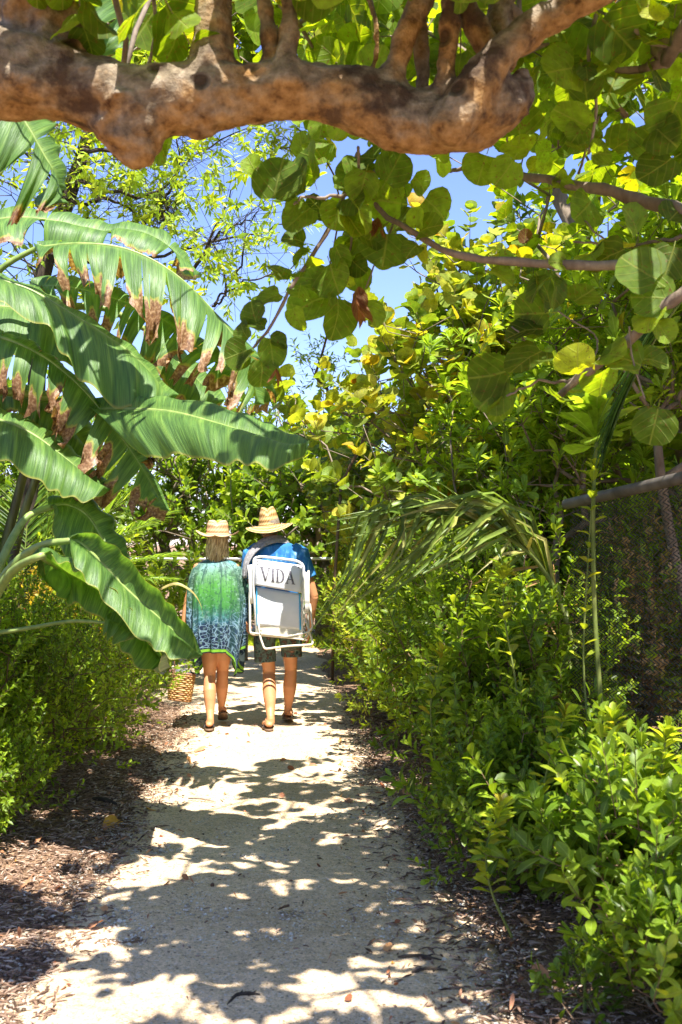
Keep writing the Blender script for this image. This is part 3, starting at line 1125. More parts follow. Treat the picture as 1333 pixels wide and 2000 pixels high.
def limb_rough(p):
    return .012 * fb(p[0] * 6, p[1] * 6, p[2] * 6) + .006 * fb(p[0] * 22, p[1] * 22, p[2] * 22)


remesh(limb, 'trunk', MAT['limb'], sg, voxel=.012, smooth=2, disp=limb_disp)

# ------------------------------------------------------------------ its branches, twigs and leaves
rng = np.random.default_rng(77)
bm, lm = MB(), MB()


def LB(pts, r0, r1, Y=4.0, n=24, wob=.012):
    P = spline(WL(pts, Y), n)
    P += np.array([[fb(i * .35, r0 * 99, pts[0][0]) * wob for _ in range(1)] * 3 for i in range(n)]) * [0, 0, 1]
    rr = np.linspace(r0, r1, n) * (1 + .10 * np.sin(np.arange(n) * 2.1))
    tube(bm, P, rr, 8)
    return P


def hang_leaf(px, py, Y, size_px, az, tilt=.3, r=None, face=-1):
    """one big leaf whose base sits at (px, py); az = pixel direction of its tip in degrees (0 right, 90 down)"""
    P = W(px, py, Y)
    a = R(az)
    d = np.array([math.cos(a), rng.normal(0, .25), -math.sin(a)])
    nr = np.array([rng.normal(0, .6), face, tilt + rng.normal(0, .55)])
    s = size_px * Y / FPX
    add_leaves(lm, T_RND[int(rng.integers(4))], [P], [d], [nr], s, rng, [rng.random() * .9 if r is None else r], bend=.35)


# long horizontal branch at right
b1 = LB([(700, 300, 4.6), (735, 400, 4.6), (800, 450, 4.5), (880, 492, 4.4), (960, 508, 4.3), (1060, 516, 4.2), (1180, 520, 4.1), (1350, 497, 4.0), (1500, 480, 3.9)], .009, .022)
b2 = LB([(960, 325, 4.8), (1060, 352, 4.6), (1160, 370, 4.4), (1260, 395, 4.3), (1380, 425, 4.1), (1560, 470, 4.0)], .014, .034)
b3 = LB([(860, 335, 5.0), (960, 325, 4.8)], .008, .012)
b4 = LB([(1090, 778, 4.3), (1130, 740, 4.2), (1180, 705, 4.1), (1245, 650, 4.0), (1300, 600, 3.9), (1400, 520, 3.8)], .012, .024)
b5 = LB([(990, 775, 4.4), (1050, 745, 4.35), (1110, 745, 4.25), (1150, 722, 4.15)], .004, .008)
b6 = LB([(1185, 30, 4.0), (1240, 60, 3.9), (1290, 82, 3.9), (1370, 105, 3.8), (1500, 150, 3.8)], .012, .02)
b7 = LB([(1120, 470, 4.4), (1210, 480, 4.3), (1290, 470, 4.2), (1360, 455, 4.1)], .004, .009)
# drooping branch in the middle: from under the limb down to the left
b8 = LB([(760, 300, 4.5), (700, 370, 4.5), (640, 385, 4.45), (595, 385, 4.45), (575, 400, 4.4)], .009, .005)
b9 = LB([(700, 300, 4.6), (665, 400, 4.6), (640, 450, 4.6), (610, 500, 4.6), (570, 560, 4.6), (545, 610, 4.6), (515, 655, 4.6), (495, 680, 4.6)], .011, .005)
b10 = LB([(800, 320, 4.7), (770, 430, 4.7), (735, 510, 4.7), (715, 565, 4.7)], .006, .003)
b11 = LB([(700, 285, 4.4), (702, 350, 4.5)], .006, .006)
b12 = LB([(690, 440, 4.7), (680, 520, 4.75), (660, 560, 4.75)], .006, .003)
b13 = LB([(1150, 300, 4.1), (1165, 210, 4.05), (1150, 110, 4.0), (1165, 30, 3.95)], .005, .008)
b14 = LB([(1130, 340, 4.6), (1150, 280, 4.5), (1170, 230, 4.4)], .006, .003)
for seg in ([(1150, 720, 4.2), (1165, 660, 4.25), (1090, 610, 4.3)], [(1060, 700, 4.3), (1000, 640, 4.35)], [(1230, 640, 4.0), (1235, 700, 4.0), (1260, 780, 4.0)], [(1290, 500, 4.1), (1260, 560, 4.1)], [(1180, 470, 4.3), (1130, 420, 4.4)]):
    LB(seg, .004, .003, n=10)
for P_, n_, sz_ in ((b1, 16, .12), (b2, 8, .13), (b4, 9, .15), (b10, 8, .11), (b12, 6, .10), (b9, 7, .10), (b8, 8, .12), (b7, 6, .14), (b13, 5, .15)):
    i_ = rng.integers(0, 20, n_)
    add_leaves(lm, T_RND[int(rng.integers(4))], P_[i_] + rng.normal(0, .012, (n_, 3)), rng.normal(0, .8, (n_, 3)) + [0, 0, -.5], rng.normal(0, .5, (n_, 3)) + [0, -.6, .5], sz_ * rng.uniform(.6, 1.15, n_), rng, rng.uniform(.15, .95, n_), bend=.4)
# leaves one can tell apart: x, y, depth, size, tip direction, colour
for a in [
    (545, 395, 4.5, 88, 250, .3, .35), (505, 345, 4.7, 60, 235, .3, .9), (530, 410, 4.4, 118, 268, .2, .3), (585, 400, 4.4, 100, 250, .2, .35), (620, 372, 4.4, 112, 262, .2, .3),
    (700, 365, 4.5, 92, 285, .3, .5), (745, 370, 4.5, 95, 290, .3, .35), (620, 395, 4.45, 95, 130, .3, .35), (660, 395, 4.5, 95, 60, .3, .85), (685, 385, 4.4, 90, 30, .4, .8),
    (720, 320, 4.4, 88, 100, .3, .7), (650, 430, 4.6, 74, 200, .5, .2), (690, 440, 4.6, 82, 20, .2, .2), (650, 470, 4.6, 70, 80, .1, .3), (605, 478, 4.6, 62, 195, .5, .15), (640, 500, 4.65, 95, 60, .1, .35),
    (560, 555, 4.6, 70, 245, .2, .25), (560, 570, 4.6, 76, 170, .2, .8), (570, 590, 4.6, 66, 60, .2, .8), (530, 640, 4.6, 62, 200, .4, .1), (505, 640, 4.6, 62, 235, .4, .1),
    (525, 645, 4.6, 84, 65, .2, .3), (500, 675, 4.6, 66, 120, .2, .5), (495, 680, 4.6, 70, 175, .2, .3), (510, 690, 4.6, 76, 80, .3, .35), (490, 670, 4.6, 60, 220, .3, .4),
    (660, 560, 4.7, 118, 95, .2, .65), (665, 570, 4.75, 120, 150, .2, .5), (700, 575, 4.7, 86, 80, .2, .9), (650, 555, 4.7, 90, 190, .3, .35), (720, 500, 4.75, 85, 120, .3, .3), (735, 450, 4.7, 95, 160, .3, .4),
    (760, 440, 4.6, 95, 85, .7, .1), (800, 400, 4.6, 90, 200, .3, .8), (820, 380, 4.6, 80, 40, .3, .85), (770, 400, 4.6, 80, 270, .3, .6), (640, 330, 4.6, 85, 240, .3, .5), (600, 320, 4.8, 70, 260, .3, .8),
    (1185, 195, 4.0, 132, 282, .3, .22), (1150, 215, 4.05, 104, 245, .3, .25), (1145, 300, 4.3, 84, 250, .3, .3), (1120, 260, 4.3, 90, 275, .4, .2), (1050, 300, 4.3, 88, 210, .3, .85), (1015, 280, 4.3, 92, 265, .3, .8),
    (1010, 300, 4.25, 80, 110, .4, .8), (955, 290, 4.5, 84, 100, .4, .85), (1270, 240, 4.0, 100, 60, .2, .3), (1330, 180, 3.9, 110, 110, .3, .2), (1270, 330, 4.1, 104, 255, .3, .3),
    (1240, 480, 4.1, 110, 170, .4, .3), (1250, 470, 4.1, 90, 250, .3, .3), (1300, 440, 4.1, 92, 300, .3, .2), (1180, 300, 4.2, 110, 320, .5, .2), (1330, 300, 4.0, 110, 170, .3, .25),
    (1090, 610, 4.3, 100, 200, .3, .3), (1085, 620, 4.3, 112, 262, .3, .25), (1110, 600, 4.3, 90, 320, .3, .4), (1080, 640, 4.3, 110, 190, .4, .1), (1075, 680, 4.3, 112, 155, .3, .45),
    (1010, 720, 4.35, 112, 175, .3, .45), (1000, 730, 4.4, 108, 140, .3, .4), (990, 760, 4.4, 80, 100, .3, .8), (1300, 560, 3.9, 120, 240, .3, .3), (1330, 590, 3.9, 105, 200, .3, .4), (1270, 720, 4.0, 110, 200, .3, .3),
    (1290, 780, 4.0, 105, 80, .3, .35), (1230, 700, 4.1, 90, 20, .3, .3), (1320, 470, 4.0, 100, 90, .3, .3), (1160, 20, 3.9, 130, 40, .3, .2), (1250, 30, 4.0, 100, 0, .3, .25), (1080, 100, 4.4, 90, 200, .3, .95),
]:
    hang_leaf(a[0], a[1], a[2], a[3] * .84, a[4] + rng.normal(0, 16), a[5], a[6] * .88)
# one withered brown leaf
rng.random()
for (px_, py_, sz_) in ((702, 560, .16), (698, 575, .13), (738, 425, .10), (730, 430, .07), (540, 720, .08)):
    add_leaves(lm, T_LAN, [W(px_, py_, 4.5)] * 3, [(.15, 0, -1), (-.2, .1, -1), (.35, -.1, -1)], [(.7, -1, .1), (-.6, -1, .3), (.1, -1, -.4)], [sz_, sz_ * .8, sz_ * .6], rng, [1.0] * 3, bend=2.2)


# canopy over the path and the camera: gives the dappled shade
def canopy_ok(P):
    q = proj(P)
    vis = (P[:, 1] > .5)
    # keep the gap under the limb open: nothing hangs into the view of the path
    return ~(vis & (q[:, 1] > 215) & (q[:, 0] < 1010) & (q[:, 0] > -200)) & ~(vis & (q[:, 1] > 420))


def zone(n, xr, yr, zr, seed):
    rg = np.random.default_rng(seed)
    return np.stack([rg.uniform(*xr, n), rg.uniform(*yr, n), rg.uniform(*zr, n)], 1)


cp = np.vstack([zone(290, (-.8, 2.0), (1.0, 5.0), (3.3, 4.6), 1), zone(190, (-2.4, 2.2), (4.6, 6.9), (3.7, 5.2), 2), zone(90, (-2.6, 2.4), (-1.5, 1.5), (3.2, 4.6), 3)])
zb = zone(300, (-2.2, 2.4), (3.9, 6.4), (.39, .54), 7)
zb[:, 2] = 1.55 + zb[:, 1] * zb[:, 2]
zr_ = zone(110, (1.2, 3.0), (4.8, 7.0), (.36, .52), 27)
zr_[:, 2] = 1.55 + zr_[:, 1] * zr_[:, 2]
cp = np.vstack([cp, zb])
gsel = np.array([fb(p_[0] * 1.1, p_[1] * 1.1, p_[2] * .8 + 4) for p_ in cp])
cp = cp[gsel > np.quantile(gsel, .22)]
# sunlight reaches the left border of the path and the stretch by the walkers
sh = cp - SUN * (cp[:, 2:] / SUN[2])
lit = ((sh[:, 0] > .72) & (rng.random(len(cp)) < .72)) | ((sh[:, 1] > 8.3) & (sh[:, 0] > -1.6) & (sh[:, 0] < .5)) | ((sh[:, 0] < -.55 + .12 * np.sin(sh[:, 1] * 3)) & (rng.random(len(cp)) < .93)) | ((sh[:, 1] > 6.7) & (rng.random(len(cp)) < .45))
cp = cp[canopy_ok(cp) & ~lit]
over = zone(60, (-.9, .8), (2.7, 3.5), (3.25, 3.75), 19)      # sprays just above the limb keep its top in shade
cp = np.vstack([cp, over[canopy_ok(over)], zr_])
starts = [W(423, -120, 3.5), W(440, -300, 3.5)]
tips = [W(40, -260, 3.55), W(440, -300, 3.5), W(568, -160, 3.45), W(850, -160, 3.5), W(880, -150, 3.45), W(1420, -110, 3.4), W(880, -170, 3.5)]
near = np.argmin(np.linalg.norm(cp[:, None] - np.array(tips)[None], axis=2), axis=1)
for k_ in range(len(tips)):
    sel_ = cp[near == k_]
    if len(sel_):
        t_ = tips[k_]
        grow(bm, [t_ - [0, 0, .12], t_], sel_, rng, rtip=.0045, p=.38, step=.22)
D_ = nz(rng.normal(0, .6, cp.shape) + [0, 0, .25])
shoots(lm, bm, cp, D_, rng.uniform(.16, .32, len(cp)), 6, .15, T_RND, rng, .9, .15, (85, 40), stem_r=.004)
bm.build('branches', MAT['bark'], sg, True)
lm.build('crown', MAT['grape'], sg, True)

# ------------------------------------------------------------------ banana plants
bp = empty('banana_plant', W(-60, 1060, 6.55) * [1, 1, 0], 'tall banana plant with big arching leaves shredded and browned at the edges', 'banana plant', 'banana plants')
st = MB()
stem = spline(WL([(-60, 1640), (-50, 1300), (-30, 1060), (-45, 800), (-60, 640)], 6.65), 24)
tube(st, stem, np.linspace(.13, .06, 24), 16, fn=lambda u, a: 1 + .10 * math.sin(2 * a + u * 14) + .05 * fb(u * 9, math.cos(a) * 2, math.sin(a) * 2))
tube(st, spline(WL([(20, 1120), (45, 1010), (80, 900), (60, 840)], 6.55), 12), np.linspace(.028, .020, 12), 10)
tube(st, spline(WL([(-5, 1120), (30, 990), (52, 900), (55, 860)], 6.65), 12), np.linspace(.03, .022, 12), 10)
st.build('stem', MAT['pseudostem'], bp, True)
top = (-55, 720, 6.65)
tr = lambda k, s=0: tuple((np.arange(1, k) + .3 * np.sin(np.arange(1, k) * 7.7 + s)) / k)
YB = 6.0
banana_leaf(bp, WL([(72, 484, 6.60), (150, 476), (230, 482), (300, 508), (370, 558), (445, 640), (485, 705), (500, 790)], 6.50)[:],
            WL([(80, 530, 6.35), (150, 560), (230, 600), (300, 650), (360, 690), (420, 730), (452, 790), (468, 822)], 6.27),
            WL([(90, 500, 6.85), (180, 505), (260, 530), (330, 590), (400, 660), (480, 720), (530, 760), (520, 825)], 6.80),
            [(-55, 700, 6.65), (-40, 580, 6.63), (5, 522, 6.60)], tears=tr(16), dead=.19, seed=4, label='upper banana leaf torn into strips with scorched brown ends', bulge=.05, strip=.12)
banana_leaf(bp, WL([(60, 560, 6.75), (137, 562), (234, 587), (320, 625), (400, 690), (468, 742)], 6.65),
            WL([(80, 600), (150, 615), (210, 655), (275, 705), (345, 722), (430, 752)], 6.43),
            WL([(90, 560), (180, 560), (260, 590), (340, 640), (420, 700), (470, 735)], 6.95),
            [(-55, 720, 6.70), (-10, 590, 6.75)], tears=tr(12, 2), dead=.18, seed=5, bulge=.06, strip=.14)
banana_leaf(bp, WL([(-40, 520, 6.30), (0, 545), (60, 566), (120, 600), (200, 650), (270, 702), (335, 782)], 6.20),
            WL([(-50, 600), (10, 600), (90, 640), (150, 730), (215, 785), (275, 803), (325, 800)], 5.97),
            WL([(-40, 540), (0, 560), (60, 580), (120, 612), (200, 660), (270, 712), (325, 780)], 6.45),
            [(-60, 700, 6.55), (-70, 560, 6.40)], dead=0.0, seed=6, bulge=.045, ripple=.014, label='broad blue green banana leaf with a smooth wavy edge')
banana_leaf(bp, WL([(-60, 640, 6.25), (30, 668), (100, 706), (170, 768), (235, 850), (285, 925), (325, 1000)], 6.15),
            WL([(-60, 740), (10, 750), (85, 790), (130, 850), (180, 930), (240, 990), (300, 1000)], 6.00),
            WL([(-50, 620), (50, 665), (120, 715), (190, 790), (250, 860), (300, 920), (345, 985)], 6.40),
            [(-60, 740, 6.55), (-75, 690, 6.35)], tears=tr(11, 5), dead=.30, seed=8, bulge=.03, label='banana leaf with heavily withered brown lower edge')
banana_leaf(bp, WL([(185, 800, 6.2), (240, 798, 6.0), (330, 803, 5.7), (410, 822, 5.5), (500, 850, 5.35), (560, 872, 5.25), (598, 884, 5.2)], 6.3),
            WL([(230, 850, 5.9), (290, 893, 5.6), (360, 888, 5.4), (420, 904, 5.25), (480, 905, 5.1), (540, 916, 5.05), (580, 902, 5.1)], 6.02),
            WL([(235, 795, 6.3), (260, 792, 6.2), (340, 796, 5.95), (420, 806, 5.75), (500, 835, 5.6), (560, 868, 5.5), (590, 882, 5.4)], 6.6),
            [(-50, 760, 6.15), (60, 770, 6.25)], dead=0.0, seed=9, bulge=.06, ripple=.007, label='bright sunlit banana leaf reaching out over the path')
banana_leaf(bp, WL([(-90, 790, 6.15), (0, 820), (60, 845), (120, 888), (170, 930), (205, 966)], 6.05),
            WL([(-90, 890), (-10, 893), (50, 925), (110, 962), (160, 978), (195, 972)], 5.85),
            WL([(-80, 790), (0, 812), (70, 840), (130, 885), (180, 930), (205, 962)], 6.30),
            [(-60, 800, 6.55), (-120, 790, 6.35)], dead=0.0, seed=10, bulge=.05, ripple=.008)
banana_leaf(bp, WL([(-80, 760, 6.45), (0, 776), (60, 778), (110, 800), (150, 850), (190, 905)], 6.40),
            WL([(-70, 800), (0, 800), (50, 820), (90, 860), (130, 900), (180, 910)], 6.25),
            WL([(-80, 750), (10, 765), (80, 770), (140, 800), (180, 850), (195, 895)], 6.65),
            [(-60, 800, 6.55), (-110, 770, 6.50)], dead=.12, seed=11, bulge=.05)
banana_leaf(bp, WL([(-60, 440, 7.15), (30, 425), (110, 432), (200, 452), (280, 455), (340, 490), (380, 545)], 7.15),
            WL([(-60, 470), (20, 500), (90, 470), (180, 478), (270, 490), (330, 540), (372, 560)], 6.95),
            WL([(-50, 420), (50, 412), (130, 420), (220, 440), (290, 446), (350, 480), (385, 540)], 7.40),
            [(-55, 680, 6.75), (-80, 520, 7.05)], tears=(.3, .55, .8), dead=.06, seed=12, bulge=.05)
banana_leaf(bp, WL([(280, 640, 7.05), (330, 690), (380, 735), (430, 790)], 7.10), WL([(270, 680), (310, 740), (360, 790), (420, 800)], 6.95),
            WL([(300, 630), (350, 690), (400, 730), (440, 780)], 7.35), [(100, 600, 6.95), (200, 600, 7.00)], dead=.1, seed=13, n=40)
banana_leaf(bp, WL([(-80, 640, 6.95), (-20, 600), (60, 610), (120, 650), (180, 700)], 6.95), WL([(-80, 700), (-20, 690), (50, 700), (110, 710), (165, 715)], 6.75),
            WL([(-70, 620), (-10, 590), (70, 600), (130, 640), (190, 690)], 7.15), dead=0, seed=14, n=40)

b2_ = empty('banana_plant', W(-10, 1060, 5.45) * [1, 1, 0], 'low young banana plant with broad drooping leaves reaching towards the walking woman', 'banana plant', 'banana plants')
st = MB()
stem = spline(WL([(-90, 1700), (-80, 1450), (-60, 1280), (-30, 1170)], 5.60), 16)
tube(st, stem, np.linspace(.09, .05, 16), 14, fn=lambda u, a: 1 + .10 * math.sin(2 * a + u * 10))
st.build('stem', MAT['pseudostem'], b2_, True)
banana_leaf(b2_, WL([(95, 990, 6.00), (130, 985), (170, 1005), (205, 1060), (240, 1120), (262, 1170)], 6.10),
            WL([(100, 1000), (115, 1060), (140, 1110), (175, 1150), (215, 1180), (255, 1185)], 6.00),
            WL([(105, 980), (150, 975), (205, 1000), (235, 1050), (258, 1100), (262, 1150)], 6.25),
            [(-35, 1190, 5.65), (10, 1080, 5.75), (50, 1012, 5.90)], dead=0, seed=20, bulge=.04, n=50)
banana_leaf(b2_, WL([(135, 1055, 5.40), (160, 1062), (200, 1100), (250, 1152), (310, 1205), (360, 1250), (392, 1283)], 5.35),
            WL([(135, 1060), (150, 1110), (195, 1160), (250, 1225), (300, 1265), (345, 1288), (380, 1290)], 5.20),
            WL([(140, 1048), (175, 1040), (235, 1075), (270, 1115), (320, 1165), (360, 1215), (392, 1268)], 5.30),
            [(-40, 1200, 5.60), (20, 1110, 5.50), (75, 1066, 5.45)], dead=.0, seed=21, bulge=.02, ripple=.006, label='young banana leaf folded along its rib, lit from behind')
banana_leaf(b2_, WL([(78, 1085, 5.10), (120, 1112), (170, 1140), (215, 1170), (255, 1215), (290, 1262), (318, 1312)], 5.95),
            WL([(85, 1110), (118, 1170), (160, 1185), (200, 1215), (240, 1270), (275, 1305), (305, 1315)], 5.8),
            WL([(80, 1078), (125, 1100), (178, 1128), (225, 1160), (265, 1210), (298, 1258), (318, 1300)], 5.25),
            [(-40, 1220, 5.55), (20, 1120, 5.30)], dead=.0, seed=22, bulge=.05, ripple=.008, label='lowest banana leaf with shadow lying across its middle')
banana_leaf(b2_, WL([(205, 1215, 5.40), (230, 1225), (260, 1250)], 5.40), WL([(200, 1240), (215, 1250), (240, 1262)], 5.30), WL([(215, 1210), (240, 1215), (262, 1240)], 5.50), [(-40, 1240, 5.60), (60, 1225, 5.6), (140, 1212, 5.45)], dead=0, seed=23, n=24, rib=.006)

b3_ = empty('banana_plant', W(-330, 1060, 5.2) * [1, 1, 0], 'dark banana leaves hanging down beside the left end of the big limb', 'banana plant', 'banana plants')
st = MB()
stem = spline(WL([(-330, 1720), (-330, 1200), (-320, 600), (-300, 100), (-280, -60)], 5.2), 24)
tube(st, stem, np.linspace(.15, .07, 24), 16, fn=lambda u, a: 1 + .08 * math.sin(2 * a + u * 16))
st.build('stem', MAT['pseudostem'], b3_, True)
banana_leaf(b3_, WL([(-60, 150, 4.9), (10, 190), (50, 240), (85, 300), (106, 340), (108, 395)], 4.85),
            WL([(-120, 260), (-60, 340), (0, 372), (40, 395), (75, 402), (100, 405)], 4.65),
            WL([(-20, 150), (50, 200), (95, 250), (108, 300), (110, 350), (108, 400)], 5.1),
            [(-280, 0, 5.1), (-180, 60, 5.0)], tears=(.5, .72), dead=.08, seed=30, bulge=.05, label='dark shaded banana leaf hanging below the limb at the upper left')
banana_leaf(b3_, WL([(120, -190, 5.5), (170, -140), (215, -60), (235, 10), (240, 100)], 5.5),
            WL([(100, -160), (130, -80), (150, 0), (150, 80), (210, 125)], 5.35),
            WL([(170, -180), (240, -120), (275, -40), (290, 30), (285, 110)], 5.6),
            [(-280, -40, 5.2), (-60, -240, 5.4)], tears=(.4, .6, .8), dead=.1, seed=31, bulge=.05)

# ------------------------------------------------------------------ shrubs left of the path
MAT['stem_f'] = MAT['twig']
fineL = [
    ((-2.05, 6.9, 0), (.78, .9, .66), 'fine leaved green shrub below the young banana plant, beside the mulch edge', 1500),
    ((-2.45, 6.1, 0), (.80, .75, .66), 'tall fine leaved shrub at the left picture edge in front of the banana stem', 1500),
    ((-2.0, 8.6, 0), (.62, .8, .48), 'fine leaved shrub nearest to the walking woman at the path edge', 1000),
    ((-1.78, 5.85, 0), (.26, .32, .26), 'small bright shrub sprig at the left picture edge above the bare mulch', 190),
    ((-3.3, 8.2, 0), (.9, 1.0, .8), 'shrub behind the banana stem at the far left', 500),
    ((-2.55, 10.3, 0), (.8, .9, .55), 'low green shrub behind the golden bush on the left', 380),
]
for i, (loc, rad, lab, n) in enumerate(fineL):
    loc = (loc[0], loc[1], gz(loc[0], loc[1]))
    plant('shrub', lab, 'shrub', loc, rad, n, 15, .040, T_LITE, MAT['fine'], MAT['twig'], 100 + i, 'fine leaved shrubs left of the path', L=.20, rosette=.95, up=.55, open_=(65, 30), lump=.4, shell=.55, rtip=.0014, rand=.5)
cr_ = plant('golden_shrub', 'golden orange leaved shrub glimpsed below the banana leaves', 'shrub', (-2.25, 9.4, .02), (.55, .45, .62), 170, 12, .075, T_LAN, MAT['croton'], MAT['twig'], 120, L=.16)
plant('croton_bush', 'bright yellow green bush under the wire fence left of the woman', 'shrub', (-2.25, 12.6, .0), (.75, .8, .70), 260, 12, .11, T_OBO, MAT['hedge_far'], MAT['twig'], 121, L=.22)
plant('croton_bush', 'second yellow green bush half hidden behind the woman in the green dress', 'shrub', (-3.6, 13.2, .0), (.95, .8, .75), 300, 12, .11, T_OBO, MAT['hedge_far'], MAT['twig'], 122, L=.22)

# palm behind the banana
pr = empty('palm', (-2.9, 9.8, 0), 'green fan of narrow palm fronds behind the young banana leaves', 'palm')
rng = np.random.default_rng(9)
lm, sm = MB(), MB()
pc = np.array([-2.75, 9.8, .9])
for (px, py, Y) in ((330, 1000, 9.4), (345, 1080, 9.2), (300, 930, 9.8), (250, 880, 10), (150, 900, 10), (330, 1130, 9.0), (60, 960, 10), (200, 850, 10.3)):
    e = W(px, py, Y)
    mid_ = (pc + e) / 2 + np.array([0, 0, .12])
    frond(lm, sm, [pc, mid_, e], 34, .50, rng, droop=.25, w=.010, r0=.010, hang=.5, rmul=.8)
tube(sm, spline([(-2.8, 9.85, -.05), (-2.78, 9.82, .5), tuple(pc)], 8), [.07] * 8, 10)
sm.build('stem', MAT['green_stem'], pr, True)
lm.build('fronds', MAT['palm'], pr)

# airy tree at the upper left
rng = np.random.default_rng(31)
at_ = empty('airy_tree', W(110, 1060, 10) * [1, 1, 0], 'light airy tree with pale leaflets, dark trunk and bare twigs against the blue sky', 'tree')
tm_, cm_ = MB(), MB()
tk = spline(WL([(40, 1230), (70, 800), (80, 560), (130, 400), (165, 290), (190, 200), (200, 40)], 10.0), 30)
tube(tm_, tk, np.linspace(.085, .045, 30), 10)
tm_.build('trunk', MAT['dark_bark'], at_, True)
bmesh_ = MB()
brs = [[(150, 350), (200, 370), (260, 385), (320, 368), (380, 300), (480, 250)], [(130, 400), (230, 395), (300, 440)], [(165, 300), (260, 300), (330, 250), (400, 200)], [(280, 440), (320, 390), (350, 330), (345, 260)],
       [(100, 500), (240, 510), (330, 495), (420, 470), (500, 450), (570, 435)], [(350, 550), (395, 495), (430, 430), (450, 370)], [(415, 600), (440, 570), (430, 500), (400, 460)], [(420, 600), (440, 570), (510, 545), (580, 520)],
       [(80, 560), (60, 520), (20, 470)], [(130, 400), (80, 330), (40, 270)], [(440, 570), (475, 500), (480, 420)], [(400, 490), (430, 455), (460, 440), (505, 420)], [(190, 200), (280, 120), (400, 60)], [(170, 280), (110, 200), (60, 100)]]
pts_ = []
for i, b in enumerate(brs):
    P = spline(WL(b, 9.6 + .25 * math.sin(i * 2.2)), 22)
    P += np.array([[0, .15 * fb(j * .2, i * 3.3), .04 * fb(j * .5, i * 1.3)] for j in range(22)])
    tube(bmesh_, P, np.linspace(.020 if i < 6 else .012, .005, 22), 5)
    for j in range(3, 22):
        for _ in range(3 if i < 4 or i > 10 else (1 if j % 2 else 0)):
            pts_.append((P[j], P[j] + rng.normal(0, .26, 3) + [0, 0, .03]))
A_ = np.array([p_[0] for p_ in pts_]); B_ = np.array([p_[1] for p_ in pts_])
quick_tubes(bmesh_, A_, B_, .0028, .0015)
ext = zone(300, (-3.9, -1.35), (9.0, 10.6), (2.9, 5.4), 44)
q = proj(ext)
# the blue gap stays open: leaves thin out towards the middle of the photograph
okk = (q[:, 0] < 270 + rng.normal(0, 45, len(q))) & (q[:, 1] < 620)
ext = ext[okk]
grow(bmesh_, list(tk[8:26]), ext, rng, rtip=.0028, p=.42, step=.2)
allp = np.vstack([B_, ext])
D_ = nz(rng.normal(0, 1, allp.shape) + [0, 0, -.15])
tw = rng.random(len(allp)) < .92
allp, D_ = allp[tw], D_[tw]
# compound leaves: a thin stalk with paired leaflets
shoots(cm_, bmesh_, allp, D_, rng.uniform(.10, .22, len(allp)), 11, .088, T_LITN, rng, 1.0, .25, (70, 35), stem_r=.0015)
bmesh_.build('branches', MAT['dark_bark'], at_, True)
cm_.build('crown', MAT['airy'], at_)
# old nest of dry fibres caught in its twigs
rng = np.random.default_rng(3)
nb = MB()
c = W(322, 412, 9.6)
A_ = c + rng.normal(0, .055, (260, 3)); B_ = A_ + rng.normal(0, .07, (260, 3)) + [0, 0, -.03]
quick_tubes(nb, A_, B_, .003, .001)
no = nb.build('nest', MAT['dark_bark'])
tag(no, 'dark tangled clump of dry twigs caught in the airy tree against the sky', 'nest')

# second airy sprigs, middle of the sky
T_ = empty('slender_tree', (-.1, 13.0, 0), 'slender pale leaved tree whose sprigs stand against the lower sky', 'tree')
rng = np.random.default_rng(8)
s_, l_ = MB(), MB()
tg_ = WL([(600, 700), (615, 735), (640, 760), (655, 720), (630, 690), (680, 790), (700, 770), (610, 720), (640, 800), (720, 830), (760, 800), (625, 560), (640, 540), (600, 545), (660, 600), (520, 260), (560, 270), (540, 250), (590, 260), (500, 280), (545, 290), (575, 245), (610, 280)], 13.0)
grow(s_, [(-.1, 13, -.05), (-.08, 13, 1.0), (0, 13, 2.2)], tg_, rng, .004, .5, .25)
pp = np.repeat(tg_, 5, 0) + rng.normal(0, .12, (len(tg_) * 5, 3))
quick_tubes(s_, np.repeat(tg_, 5, 0), pp, .003, .002)
shoots(l_, s_, pp, nz(rng.normal(size=pp.shape)), .22, 12, .085, T_LITN, rng, 1, .3, (70, 40), stem_r=.002)
s_.build('trunk', MAT['twig'], T_, True)
l_.build('crown', MAT['airy'], T_)

# ------------------------------------------------------------------ right-hand side
def far_ok(P):
    q = proj(P)
    return ~((q[:, 0] > 330) & (q[:, 0] < 690) & (q[:, 1] < 800))


def tree(name, lab, loc, rad, n, m, size, tm, mat, seed, zc, keep=None, group=None, L=.25, th=1.0, bark='bark', rtip=.006, **kw):
    t = plant(name, lab, 'tree', loc, rad, n, m, size, tm, MAT[mat], MAT[bark], seed, group, L=L, zc=zc, part='crown', spart='trunk', rtip=rtip,
              trunk=[(0, 0, -.1), (.02, 0, th * .4), (-.03, .02, th * .8), (0, 0, th)], keep=keep, step=.3, p=.45, **kw)
    return t


def mid_ok(P):
    """the middle sea grapes stay right of the open sky and clear of the walkers"""
    q = proj(P)
    lim = np.interp(q[:, 1], [0, 240, 330, 480, 640, 760, 800, 900, 1000, 1100], [560, 560, 760, 740, 690, 690, 520, 560, 620, 660])
    return q[:, 0] > lim + 25 * np.sin(P[:, 2] * 6)


